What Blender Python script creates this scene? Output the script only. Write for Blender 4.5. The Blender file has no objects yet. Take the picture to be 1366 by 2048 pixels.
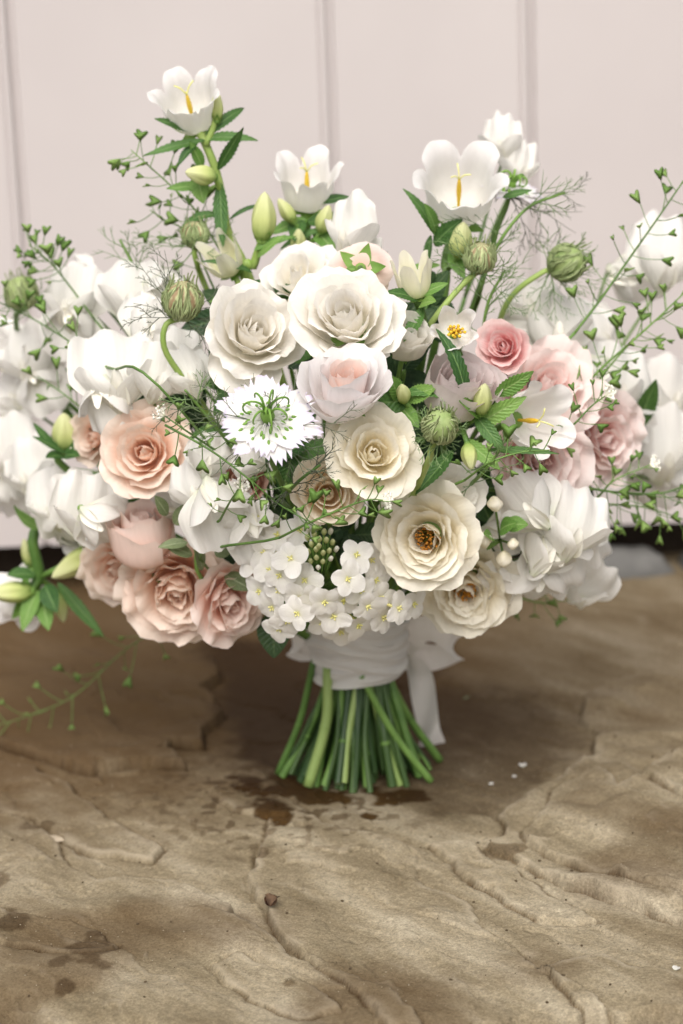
import bpy, math, random
import numpy as np
from mathutils import Vector, Matrix

# ------------------------------------------------------------------ camera, world, light
SC = bpy.context.scene
COL = SC.collection
PITCH, ROLL = math.radians(16.0), math.radians(2.1)
CAM = np.array([-0.012, -1.55, 0.645])
LENS, SENS = 85.0, 24.0
FPX = LENS / SENS * 1366.0
cam_d = bpy.data.cameras.new("camera")
cam = bpy.data.objects.new("camera", cam_d)
COL.objects.link(cam)
SC.camera = cam
cam_d.sensor_fit = 'HORIZONTAL'
cam_d.sensor_width = SENS
cam_d.lens = LENS
cam_d.clip_start = 0.05
cam_d.clip_end = 200.0
R_CAM = Matrix.Rotation(math.pi / 2 - PITCH, 3, 'X') @ Matrix.Rotation(-ROLL, 3, 'Z')
cam.matrix_world = Matrix.Translation(Vector(CAM)) @ R_CAM.to_4x4()
cam_d.dof.use_dof = True
cam_d.dof.aperture_fstop = 5.6

world = bpy.data.worlds.new("World")
SC.world = world
world.use_nodes = True
wn = world.node_tree
wn.nodes.clear()
SUN_EL, SUN_AZ = math.radians(51), math.radians(188)      # compass bearing the light comes from (180 = from the camera side)
sky = wn.nodes.new('ShaderNodeTexSky')
sky.sky_type = 'NISHITA'
sky.sun_disc = False
sky.sun_elevation = SUN_EL
sky.sun_rotation = SUN_AZ
sky.air_density = 1.0
sky.dust_density = 4.0
hsv = wn.nodes.new('ShaderNodeHueSaturation')
hsv.inputs['Saturation'].default_value = 0.12
bg = wn.nodes.new('ShaderNodeBackground')
bg.inputs['Strength'].default_value = 0.085
wo = wn.nodes.new('ShaderNodeOutputWorld')
wn.links.new(sky.outputs[0], hsv.inputs['Color'])
wn.links.new(hsv.outputs[0], bg.inputs['Color'])
wn.links.new(bg.outputs[0], wo.inputs[0])

sun_d = bpy.data.lights.new("sun", 'SUN')
sun_d.energy = 1.5
sun_d.angle = math.radians(48)
sun_d.color = (1.0, 0.915, 0.83)
sun = bpy.data.objects.new("sun", sun_d)
COL.objects.link(sun)
sd = Vector((math.sin(SUN_AZ) * math.cos(SUN_EL), math.cos(SUN_AZ) * math.cos(SUN_EL), math.sin(SUN_EL)))
sun.rotation_euler = sd.to_track_quat('Z', 'Y').to_euler()
sun.location = sd * 5

SC.view_settings.view_transform = 'Standard'
SC.view_settings.look = 'None'
SC.view_settings.exposure = 0.88
SC.view_settings.gamma = 1.0
SC.view_settings.use_curve_mapping = False
SC.render.engine = 'CYCLES'
SC.cycles.max_bounces = 14
SC.cycles.diffuse_bounces = 10
SC.cycles.transmission_bounces = 6
SC.cycles.use_denoising = True

# ------------------------------------------------------------------ maths helpers
R_NP = np.array(R_CAM)
def ray(u, v):
    d = R_NP @ np.array([(u - 683.0) / FPX, -(v - 1024.0) / FPX, -1.0])
    return d
def at(u, v, Y):                       # point at world depth Y seen along (u, v)
    d = ray(u, v)
    return CAM + d * ((Y - CAM[1]) / d[1])
def on_ground(u, v, z=0.0):
    d = ray(u, v)
    return CAM + d * ((z - CAM[2]) / d[2])
def px_m(Y):                           # metres per photograph pixel at depth Y
    return (Y - CAM[1]) / math.cos(PITCH) / FPX * 0.985
def dome(u, v):                        # how far forward the head of the bouquet bulges
    du, dv = (u - 700) / 640.0, (v - 900) / 650.0
    return min(0.06 + 0.06 * max(0, abs(du) - .6), -0.165 + 0.25 * (du * du + dv * dv))
def nrm(a):
    a = np.asarray(a, float)
    return a / (np.linalg.norm(a) + 1e-12)
def frame_z(face, roll=0.0):
    z = nrm(face)
    up = np.array([0, 0, 1.0]) if abs(z[2]) < 0.95 else np.array([0, 1.0, 0])
    x = nrm(np.cross(up, z)); y = np.cross(z, x)
    c, s = math.cos(roll), math.sin(roll)
    return np.stack([x * c + y * s, -x * s + y * c, z], axis=1)
def frame_fu(face, up):                # -Y looks along face, Z along up
    y = -nrm(face); up = np.asarray(up, float)
    z = nrm(up - y * np.dot(up, y)); x = np.cross(y, z)
    return np.stack([x, y, z], axis=1)
def smooth(e0, e1, x):
    t = np.clip((x - e0) / (e1 - e0), 0, 1)
    return t * t * (3 - 2 * t)
def rotz(a):
    c, s = math.cos(a), math.sin(a)
    return np.array([[c, -s, 0], [s, c, 0], [0, 0, 1.0]])
def catmull(pts, n):
    P = [np.asarray(p, float) for p in pts]
    P = [2 * P[0] - P[1]] + P + [2 * P[-1] - P[-2]]
    out = []
    segs = len(P) - 3
    for k in range(n):
        x = k / (n - 1) * segs
        i = min(int(x), segs - 1); t = x - i
        a, b, c, d = P[i:i + 4]
        out.append(0.5 * ((2 * b) + (c - a) * t + (2 * a - 5 * b + 4 * c - d) * t * t + (3 * b - a - 3 * c + d) * t ** 3))
    return np.array(out)
_lat = np.random.RandomState(7).rand(256, 256)
def vnoise(x, y):
    xi, yi = np.floor(x).astype(int), np.floor(y).astype(int)
    fx, fy = x - xi, y - yi
    fx = fx * fx * (3 - 2 * fx); fy = fy * fy * (3 - 2 * fy)
    g = lambda a, b: _lat[a % 256, b % 256]
    return (g(xi, yi) * (1 - fx) + g(xi + 1, yi) * fx) * (1 - fy) + (g(xi, yi + 1) * (1 - fx) + g(xi + 1, yi + 1) * fx) * fy
def fbm(x, y, o=4):
    s, a, n = 0, 0.5, 0
    for k in range(o):
        s = s + a * vnoise(x * 2 ** k + 17.3 * k, y * 2 ** k + 9.1 * k); n += a; a *= 0.5
    return s / n

# ------------------------------------------------------------------ mesh helpers
class Geo:
    """verts + faces + per-vertex uv (u across, v along)"""
    def __init__(s): s.v = []; s.f = []; s.uv = []; s.n = 0
    def add(s, v, f, uv):
        v = np.asarray(v, float).reshape(-1, 3)
        s.v.append(v); s.uv.append(np.asarray(uv, float).reshape(-1, 2))
        s.f += [tuple(i + s.n for i in q) for q in f]
        s.n += len(v); return s
    def grid(s, P, uv=None, close=False):
        nv, nu = P.shape[:2]
        if uv is None:
            a, b = np.meshgrid(np.linspace(0, 1, nu), np.linspace(0, 1, nv))
            uv = np.stack([a, b], -1)
        f = []
        for j in range(nv - 1):
            for i in range(nu if close else nu - 1):
                k = (i + 1) % nu
                f.append((j * nu + i, j * nu + k, (j + 1) * nu + k, (j + 1) * nu + i))
        return s.add(P, f, uv)
    def tube(s, pts, r, sides=6, cap=True):
        pts = np.asarray(pts, float); n = len(pts)
        r = np.broadcast_to(np.asarray(r, float), (n,))
        T = np.gradient(pts, axis=0); T /= np.linalg.norm(T, axis=1)[:, None] + 1e-12
        ref = np.array([0.31, -0.62, 0.72])
        P = np.zeros((n, sides, 3))
        ang = np.arange(sides) * 2 * math.pi / sides
        prev = None
        for i in range(n):
            x = np.cross(ref, T[i]) if prev is None else prev - T[i] * np.dot(prev, T[i])
            x = nrm(x); prev = x; y = np.cross(T[i], x)
            P[i] = pts[i] + r[i] * (np.cos(ang)[:, None] * x + np.sin(ang)[:, None] * y)
        base = s.n
        s.grid(P, close=True)
        if cap:
            s.f.append(tuple(base + i for i in range(sides))[::-1])
            s.f.append(tuple(base + (n - 1) * sides + i for i in range(sides)))
        return s
    def ball(s, c, rx, M=None, nu=10, nv=7, rib=0.0, nrib=5):
        P = np.zeros((nv, nu, 3)); rx = np.broadcast_to(np.asarray(rx, float), (3,))
        for j in range(nv):
            th = math.pi * j / (nv - 1)
            for i in range(nu):
                a = 2 * math.pi * i / nu
                k = 1 + rib * math.cos(nrib * a)
                P[j, i] = (math.sin(th) * math.cos(a) * rx[0] * k, math.sin(th) * math.sin(a) * rx[1] * k, -math.cos(th) * rx[2])
        if M is not None: P = P @ M.T
        return s.grid(P + np.asarray(c), close=True)
    def mesh(s, name, off=None, smooth_=True):
        m = bpy.data.meshes.new(name)
        V = np.concatenate(s.v); UV = np.concatenate(s.uv)
        if off is not None: V = V - off
        m.from_pydata(V.tolist(), [], s.f)
        l = m.uv_layers.new(name="UVMap")
        idx = np.zeros(len(m.loops), int); m.loops.foreach_get('vertex_index', idx)
        l.data.foreach_set('uv', UV[idx].ravel())
        if smooth_: m.polygons.foreach_set('use_smooth', [True] * len(m.polygons))
        m.update()
        return m

def curve_tab(L, ctrl, n=40):
    """profile in the (radial, z) plane: ctrl = [(t, angle from z in degrees)]"""
    t = np.linspace(0, 1, n)
    ph = np.radians(np.interp(t, [c[0] for c in ctrl], [c[1] for c in ctrl]))
    k = np.ones(7) / 7
    ph = np.convolve(np.pad(ph, 3, mode='edge'), k, 'valid')
    r = np.concatenate([[0], np.cumsum(np.sin(ph[:-1]))]) * L / (n - 1)
    z = np.concatenate([[0], np.cumsum(np.cos(ph[:-1]))]) * L / (n - 1)
    return t, r, z, ph
def pgrid(L, W, ctrl, prof, cup=0.0, ruf=0.0, rf=3.0, nu=9, nv=10, tip=0.3, tpow=2.5, notch=0.0, fold=0.0, jag=None, ph0=0.0):
    """a free petal or leaf: x across, y outward, z along the axis"""
    t, r, z, ph = curve_tab(L, ctrl)
    a = np.linspace(-1, 1, nu)[None, :]; b = np.linspace(0, 1, nv)[:, None]
    edge = 1 - tip * np.abs(a) ** tpow - notch * np.exp(-(a / 0.22) ** 2)
    if jag is not None: edge = edge + jag[None, :]
    s = np.clip(b * edge, 0, 1.3)
    w = W * prof(b) * np.ones_like(a)
    x = a * w
    off = cup * w * a * a + fold * w * np.abs(a) + ruf * L * b ** 1.5 * np.sin(rf * math.pi * a + ph0) * (0.35 + 0.65 * np.abs(a)) + ruf * 0.5 * L * b * np.sin(5 * b + ph0 * 2 + 2 * a)
    rr = np.interp(s, t, r) + np.maximum(s - 1, 0) * L * math.sin(ph[-1])
    zz = np.interp(s, t, z) + np.maximum(s - 1, 0) * L * math.cos(ph[-1])
    pp = np.interp(s, t, ph)
    return np.stack([x, rr - np.cos(pp) * off, zz + np.sin(pp) * off], -1)
def ovate(lo=0.3, peak=0.6, end=0.75):
    def f(b):
        return np.where(b < peak, lo + (1 - lo) * np.sin(b / peak * math.pi / 2), end + (1 - end) * np.cos((b - peak) / (1 - peak) * math.pi / 2))
    return f
def lance(p=0.4):
    return lambda b: np.clip(np.sin(math.pi * np.clip(b, 0, 1) ** (math.log(0.5) / math.log(p))), 0, 1) ** 0.85 + 0.03

# ------------------------------------------------------------------ materials
MATS = {}
def nodes(name):
    m = bpy.data.materials.new(name); m.use_nodes = True
    nt = m.node_tree; nt.nodes.clear()
    MATS[name] = m
    return m, nt, (lambda t: nt.nodes.new(t)), nt.links.new
def ramp(nt, stops):
    r = nt.nodes.new('ShaderNodeValToRGB')
    e = r.color_ramp.elements
    while len(e) < len(stops): e.new(0.5)
    for k, (p, c) in enumerate(stops):
        e[k].position = p; e[k].color = (*c, 1) if len(c) == 3 else c
    return r
def petal_mat(name, stops, trans=0.34, rough=0.6, vein=0.35, blotch=0.09):
    m, nt, N, K = nodes(name)
    uv = N('ShaderNodeUVMap'); uv.uv_map = "UVMap"
    sep = N('ShaderNodeSeparateXYZ'); K(uv.outputs[0], sep.inputs[0])
    info = N('ShaderNodeObjectInfo')
    mp = N('ShaderNodeMapping'); mp.inputs['Scale'].default_value = (26, 2.2, 1); K(uv.outputs[0], mp.inputs[0])
    K(info.outputs['Random'], mp.inputs['Location'])
    nz = N('ShaderNodeTexNoise'); nz.inputs['Scale'].default_value = 1.0; nz.inputs['Detail'].default_value = 3; K(mp.outputs[0], nz.inputs['Vector'])
    n2 = N('ShaderNodeTexNoise'); n2.inputs['Scale'].default_value = 2.6; n2.inputs['Detail'].default_value = 2; K(uv.outputs[0], n2.inputs['Vector'])
    add = N('ShaderNodeMath'); add.operation = 'MULTIPLY_ADD'; K(n2.outputs[0], add.inputs[0]); add.inputs[1].default_value = 0.22
    sub = N('ShaderNodeMath'); sub.operation = 'SUBTRACT'; K(sep.outputs[1], sub.inputs[0]); sub.inputs[1].default_value = 0.11
    K(sub.outputs[0], add.inputs[2])
    rp = ramp(nt, stops); K(add.outputs[0], rp.inputs[0])
    mr = N('ShaderNodeMapRange'); mr.inputs['To Min'].default_value = 1 - blotch; mr.inputs['To Max'].default_value = 1 + blotch * .4; K(nz.outputs[0], mr.inputs[0])
    r2 = N('ShaderNodeMapRange'); r2.inputs['To Min'].default_value = 0.94; r2.inputs['To Max'].default_value = 1.0; K(info.outputs['Random'], r2.inputs[0])
    mm = N('ShaderNodeMath'); mm.operation = 'MULTIPLY'; K(mr.outputs[0], mm.inputs[0]); K(r2.outputs[0], mm.inputs[1])
    vm = N('ShaderNodeVectorMath'); vm.operation = 'SCALE'; K(rp.outputs[0], vm.inputs[0]); K(mm.outputs[0], vm.inputs['Scale'])
    bp = N('ShaderNodeBump'); bp.inputs['Strength'].default_value = vein; bp.inputs['Distance'].default_value = 0.0012; K(nz.outputs[0], bp.inputs['Height'])
    p = N('ShaderNodeBsdfPrincipled'); p.inputs['Roughness'].default_value = rough; p.inputs['Specular IOR Level'].default_value = 0.25
    K(vm.outputs[0], p.inputs['Base Color']); K(bp.outputs[0], p.inputs['Normal'])
    tr = N('ShaderNodeBsdfTranslucent'); K(vm.outputs[0], tr.inputs['Color'])
    mx = N('ShaderNodeMixShader'); mx.inputs[0].default_value = trans; K(p.outputs[0], mx.inputs[1]); K(tr.outputs[0], mx.inputs[2])
    o = N('ShaderNodeOutputMaterial'); K(mx.outputs[0], o.inputs[0])
    return m
def green_mat(name, a, b, trans=0.2, rough=0.5, scale=60.0, spec=0.35):
    m, nt, N, K = nodes(name)
    tc = N('ShaderNodeTexCoord'); info = N('ShaderNodeObjectInfo')
    nz = N('ShaderNodeTexNoise'); nz.inputs['Scale'].default_value = scale; nz.inputs['Detail'].default_value = 4; K(tc.outputs['Object'], nz.inputs['Vector'])
    ad = N('ShaderNodeMath'); ad.operation = 'MULTIPLY_ADD'; K(info.outputs['Random'], ad.inputs[0]); ad.inputs[1].default_value = 0.5
    s = N('ShaderNodeMath'); s.operation = 'SUBTRACT'; K(nz.outputs[0], s.inputs[0]); s.inputs[1].default_value = 0.25; K(s.outputs[0], ad.inputs[2])
    rp = ramp(nt, [(0.2, a), (0.8, b)]); K(ad.outputs[0], rp.inputs[0])
    n2 = N('ShaderNodeTexNoise'); n2.inputs['Scale'].default_value = scale * 12; K(tc.outputs['Object'], n2.inputs['Vector'])
    bp = N('ShaderNodeBump'); bp.inputs['Strength'].default_value = 0.2; bp.inputs['Distance'].default_value = 0.0006; K(n2.outputs[0], bp.inputs['Height'])
    p = N('ShaderNodeBsdfPrincipled'); p.inputs['Roughness'].default_value = rough; p.inputs['Specular IOR Level'].default_value = spec
    K(rp.outputs[0], p.inputs['Base Color']); K(bp.outputs[0], p.inputs['Normal'])
    tr = N('ShaderNodeBsdfTranslucent'); K(rp.outputs[0], tr.inputs['Color'])
    mx = N('ShaderNodeMixShader'); mx.inputs[0].default_value = trans; K(p.outputs[0], mx.inputs[1]); K(tr.outputs[0], mx.inputs[2])
    o = N('ShaderNodeOutputMaterial'); K(mx.outputs[0], o.inputs[0])
    return m
def leaf_mat(name, a, b, rib, trans=0.25):
    m, nt, N, K = nodes(name)
    uv = N('ShaderNodeUVMap'); uv.uv_map = "UVMap"; info = N('ShaderNodeObjectInfo')
    sep = N('ShaderNodeSeparateXYZ'); K(uv.outputs[0], sep.inputs[0])
    c = N('ShaderNodeMath'); c.operation = 'SUBTRACT'; K(sep.outputs[0], c.inputs[0]); c.inputs[1].default_value = 0.5
    ab = N('ShaderNodeMath'); ab.operation = 'ABSOLUTE'; K(c.outputs[0], ab.inputs[0])
    # side veins: bands that slant away from the midrib
    sl = N('ShaderNodeMath'); sl.operation = 'MULTIPLY_ADD'; K(ab.outputs[0], sl.inputs[0]); sl.inputs[1].default_value = -0.45; K(sep.outputs[1], sl.inputs[2])
    w = N('ShaderNodeMath'); w.operation = 'MULTIPLY'; K(sl.outputs[0], w.inputs[0]); w.inputs[1].default_value = 60.0
    si = N('ShaderNodeMath'); si.operation = 'SINE'; K(w.outputs[0], si.inputs[0])
    nz = N('ShaderNodeTexNoise'); nz.inputs['Scale'].default_value = 7.0; nz.inputs['Detail'].default_value = 3; K(uv.outputs[0], nz.inputs['Vector'])
    ad = N('ShaderNodeMath'); ad.operation = 'MULTIPLY_ADD'; K(info.outputs['Random'], ad.inputs[0]); ad.inputs[1].default_value = 0.5
    s = N('ShaderNodeMath'); s.operation = 'SUBTRACT'; K(nz.outputs[0], s.inputs[0]); s.inputs[1].default_value = 0.25; K(s.outputs[0], ad.inputs[2])
    rp = ramp(nt, [(0.2, a), (0.8, b)]); K(ad.outputs[0], rp.inputs[0])
    mk = N('ShaderNodeMapRange'); mk.inputs['From Min'].default_value = 0.015; mk.inputs['From Max'].default_value = 0.06; mk.inputs['To Min'].default_value = 1; mk.inputs['To Max'].default_value = 0; K(ab.outputs[0], mk.inputs[0])
    mc = N('ShaderNodeMix'); mc.data_type = 'RGBA'; K(mk.outputs[0], mc.inputs[0]); K(rp.outputs[0], mc.inputs[6]); mc.inputs[7].default_value = (*rib, 1)
    bp = N('ShaderNodeBump'); bp.inputs['Strength'].default_value = 0.35; bp.inputs['Distance'].default_value = 0.0006; K(si.outputs[0], bp.inputs['Height'])
    p = N('ShaderNodeBsdfPrincipled'); p.inputs['Roughness'].default_value = 0.48; p.inputs['Specular IOR Level'].default_value = 0.4
    K(mc.outputs[2], p.inputs['Base Color']); K(bp.outputs[0], p.inputs['Normal'])
    tr = N('ShaderNodeBsdfTranslucent'); K(mc.outputs[2], tr.inputs['Color'])
    mx = N('ShaderNodeMixShader'); mx.inputs[0].default_value = trans; K(p.outputs[0], mx.inputs[1]); K(tr.outputs[0], mx.inputs[2])
    o = N('ShaderNodeOutputMaterial'); K(mx.outputs[0], o.inputs[0])
    return m

IVORY = petal_mat('ivory_petal', [(0.0, (.92, .87, .64)), (0.3, (.955, .925, .83)), (0.8, (.96, .935, .885))])
CREAM = petal_mat('cream_petal', [(0.0, (.93, .80, .44)), (0.35, (.96, .895, .70)), (0.85, (.965, .925, .815))])
APRI = petal_mat('apricot_cream_petal', [(0.0, (.92, .66, .34)), (0.5, (.95, .82, .60)), (0.9, (.95, .88, .76))])
LILAC = petal_mat('lilac_white_petal', [(0.0, (.90, .79, .74)), (0.5, (.92, .88, .87)), (0.9, (.93, .905, .905))])
MAUVE = petal_mat('mauve_petal', [(0.0, (.90, .77, .73)), (0.6, (.93, .88, .86)), (0.97, (.88, .79, .78))])
DPINK = petal_mat('deep_pink_petal', [(0.0, (.90, .40, .40)), (0.6, (.92, .56, .55)), (0.95, (.93, .72, .70))])
PINK = petal_mat('pale_pink_petal', [(0.0, (.95, .56, .52)), (0.45, (.965, .76, .72)), (0.9, (.965, .85, .82))])
PEACH = petal_mat('peach_petal', [(0.0, (.95, .52, .32)), (0.4, (.965, .72, .56)), (0.9, (.965, .83, .73))])
PEACHP = petal_mat('peach_pink_petal', [(0.0, (.95, .60, .48)), (0.5, (.965, .765, .675)), (0.9, (.965, .83, .77))])
DUSKY = petal_mat('dusky_petal', [(0.0, (.45, .16, .08)), (0.6, (.60, .30, .22)), (0.95, (.74, .48, .40))])
WHITE = petal_mat('white_petal', [(0.0, (.84, .86, .70)), (0.2, (.91, .90, .85)), (0.9, (.93, .91, .88))], trans=0.36, vein=0.5, blotch=0.10)
BELLW = petal_mat('bell_petal', [(0.0, (.86, .86, .74)), (0.3, (.92, .90, .86)), (0.9, (.93, .91, .90))], trans=0.34, vein=0.7)
BELLY = petal_mat('greenish_cream_petal', [(0.0, (.66, .70, .30)), (0.5, (.86, .83, .58)), (0.95, (.91, .88, .74))], trans=0.3)
NIGW = petal_mat('fringed_petal', [(0.0, (.86, .88, .76)), (0.5, (.92, .91, .88)), (0.9, (.92, .90, .90)), (1.0, (.72, .66, .84))], trans=0.3, vein=0.5)
ROCKW = petal_mat('rocket_petal', [(0.0, (.78, .78, .42)), (0.2, (.92, .90, .83)), (0.9, (.93, .91, .88))], trans=0.28, vein=0.35)
BUD = petal_mat('lime_bud', [(0.0, (.30, .44, .10)), (0.45, (.60, .66, .26)), (0.95, (.74, .76, .42))], trans=0.15, vein=0.6)
CREAMB = petal_mat('cream_bud', [(0.0, (.76, .78, .52)), (0.3, (.91, .89, .78)), (0.9, (.93, .91, .84))], trans=0.15, vein=0.2)
STEM = green_mat('stem_green', (.07, .15, .03), (.17, .30, .07), trans=0.0)
STEMD = green_mat('cut_stem_green', (.022, .055, .014), (.068, .125, .032), trans=0.0, rough=0.4, scale=35)
STEMP = green_mat('pale_stem_green', (.20, .30, .08), (.30, .40, .13), trans=0.0, rough=0.4, scale=35)
LIMES = green_mat('lime_stem', (.24, .36, .08), (.36, .48, .14), trans=0.0)
CUT = green_mat('cut_face', (.34, .36, .18), (.45, .45, .25), trans=0.0, scale=400)
SEPAL = green_mat('sepal_green', (.12, .25, .04), (.26, .42, .10), trans=0.25)
PODG = green_mat('heart_pod_green', (.13, .26, .05), (.30, .45, .13), trans=0.25)
THREADD = green_mat('dark_thread', (.055, .06, .045), (.10, .13, .07), trans=0.0)
THREADG = green_mat('green_thread', (.10, .17, .06), (.20, .30, .12), trans=0.0)
THREADP = green_mat('pale_bract', (.20, .27, .10), (.40, .46, .24), trans=0.0)
LEAF = leaf_mat('bellflower_leaf', (.035, .10, .025), (.10, .22, .05), (.16, .28, .09))
LEAFL = leaf_mat('light_leaf', (.12, .26, .05), (.22, .38, .09), (.28, .42, .14))
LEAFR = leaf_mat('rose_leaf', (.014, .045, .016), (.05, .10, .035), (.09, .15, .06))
LEAFP = leaf_mat('grey_green_leaf', (.14, .19, .08), (.26, .32, .17), (.36, .42, .26))
YEL = green_mat('yellow_pollen', (.70, .42, .02), (.85, .62, .08), trans=0.0, rough=0.8, scale=800)
YPALE = green_mat('pale_yellow_stigma', (.70, .68, .20), (.80, .76, .35), trans=0.0, rough=0.7)
ORA = green_mat('orange_anther', (.22, .07, .01), (.62, .28, .03), trans=0.0, rough=0.8, scale=900)
PISTIL = green_mat('pistil_green', (.10, .24, .03), (.24, .42, .08), trans=0.1)
PURP = green_mat('purple_heart', (.03, .015, .10), (.12, .08, .25), trans=0.0)

def pod_material():
    m, nt, N, K = nodes('striped_pod')
    uv = N('ShaderNodeUVMap'); uv.uv_map = "UVMap"
    sep = N('ShaderNodeSeparateXYZ'); K(uv.outputs[0], sep.inputs[0])
    nz = N('ShaderNodeTexNoise'); nz.inputs['Scale'].default_value = 5; nz.inputs['Detail'].default_value = 4; K(uv.outputs[0], nz.inputs['Vector'])
    a = N('ShaderNodeMath'); a.operation = 'MULTIPLY_ADD'; K(nz.outputs[0], a.inputs[0]); a.inputs[1].default_value = 0.12; K(sep.outputs[0], a.inputs[2])
    w = N('ShaderNodeMath'); w.operation = 'MULTIPLY'; K(a.outputs[0], w.inputs[0]); w.inputs[1].default_value = 2 * math.pi * 9
    si = N('ShaderNodeMath'); si.operation = 'SINE'; K(w.outputs[0], si.inputs[0])
    rp = ramp(nt, [(0.0, (.30, .20, .11)), (0.45, (.50, .46, .26)), (0.9, (.46, .52, .26))])
    mr = N('ShaderNodeMapRange'); mr.inputs['From Min'].default_value = -1; K(si.outputs[0], mr.inputs[0]); K(mr.outputs[0], rp.inputs[0])
    bp = N('ShaderNodeBump'); bp.inputs['Strength'].default_value = 0.6; bp.inputs['Distance'].default_value = 0.001; K(si.outputs[0], bp.inputs['Height'])
    p = N('ShaderNodeBsdfPrincipled'); p.inputs['Roughness'].default_value = 0.65; K(rp.outputs[0], p.inputs['Base Color']); K(bp.outputs[0], p.inputs['Normal'])
    o = N('ShaderNodeOutputMaterial'); K(p.outputs[0], o.inputs[0])
    return m
PODM = pod_material()
PODGREEN = green_mat('green_pod', (.22, .33, .10), (.42, .50, .22), trans=0.1, scale=250)

def cloth_mat(name, col, bump=0.4):
    m, nt, N, K = nodes(name)
    uv = N('ShaderNodeUVMap'); uv.uv_map = "UVMap"
    tc = N('ShaderNodeTexCoord')
    nz = N('ShaderNodeTexNoise'); nz.inputs['Scale'].default_value = 1500; nz.inputs['Detail'].default_value = 2; K(tc.outputs['Object'], nz.inputs['Vector'])
    mp = N('ShaderNodeMapping'); mp.inputs['Scale'].default_value = (3, 26, 1); K(uv.outputs[0], mp.inputs[0])
    n2 = N('ShaderNodeTexNoise'); n2.inputs['Scale'].default_value = 1.5; n2.inputs['Detail'].default_value = 4; K(mp.outputs[0], n2.inputs['Vector'])
    b1 = N('ShaderNodeBump'); b1.inputs['Strength'].default_value = bump; b1.inputs['Distance'].default_value = 0.0025; K(n2.outputs[0], b1.inputs['Height'])
    b2 = N('ShaderNodeBump'); b2.inputs['Strength'].default_value = 0.15; b2.inputs['Distance'].default_value = 0.0003; K(nz.outputs[0], b2.inputs['Height']); K(b1.outputs[0], b2.inputs['Normal'])
    p = N('ShaderNodeBsdfPrincipled'); p.inputs['Roughness'].default_value = 0.75; p.inputs['Base Color'].default_value = (*col, 1)
    p.inputs['Sheen Weight'].default_value = 0.25; K(b2.outputs[0], p.inputs['Normal'])
    tr = N('ShaderNodeBsdfTranslucent'); tr.inputs['Color'].default_value = (*col, 1)
    mx = N('ShaderNodeMixShader'); mx.inputs[0].default_value = 0.25; K(p.outputs[0], mx.inputs[1]); K(tr.outputs[0], mx.inputs[2])
    o = N('ShaderNodeOutputMaterial'); K(mx.outputs[0], o.inputs[0])
    return m
RIB = cloth_mat('white_ribbon', (.80, .77, .73))

def paint_mat():
    m, nt, N, K = nodes('white_paint')
    tc = N('ShaderNodeTexCoord')
    mp = N('ShaderNodeMapping'); mp.inputs['Scale'].default_value = (60, 60, 3); K(tc.outputs['Object'], mp.inputs[0])
    nz = N('ShaderNodeTexNoise'); nz.inputs['Scale'].default_value = 1; nz.inputs['Detail'].default_value = 5; K(mp.outputs[0], nz.inputs['Vector'])
    n2 = N('ShaderNodeTexNoise'); n2.inputs['Scale'].default_value = 5; n2.inputs['Detail'].default_value = 3; K(tc.outputs['Object'], n2.inputs['Vector'])
    rp = ramp(nt, [(0.3, (.535, .49, .485)), (0.7, (.575, .53, .522))]); K(n2.outputs[0], rp.inputs[0])
    bp = N('ShaderNodeBump'); bp.inputs['Strength'].default_value = 0.12; bp.inputs['Distance'].default_value = 0.001; K(nz.outputs[0], bp.inputs['Height'])
    p = N('ShaderNodeBsdfPrincipled'); p.inputs['Roughness'].default_value = 0.5; p.inputs['Specular IOR Level'].default_value = 0.3
    K(rp.outputs[0], p.inputs['Base Color']); K(bp.outputs[0], p.inputs['Normal'])
    o = N('ShaderNodeOutputMaterial'); K(p.outputs[0], o.inputs[0])
    return m
PAINT = paint_mat()

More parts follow.
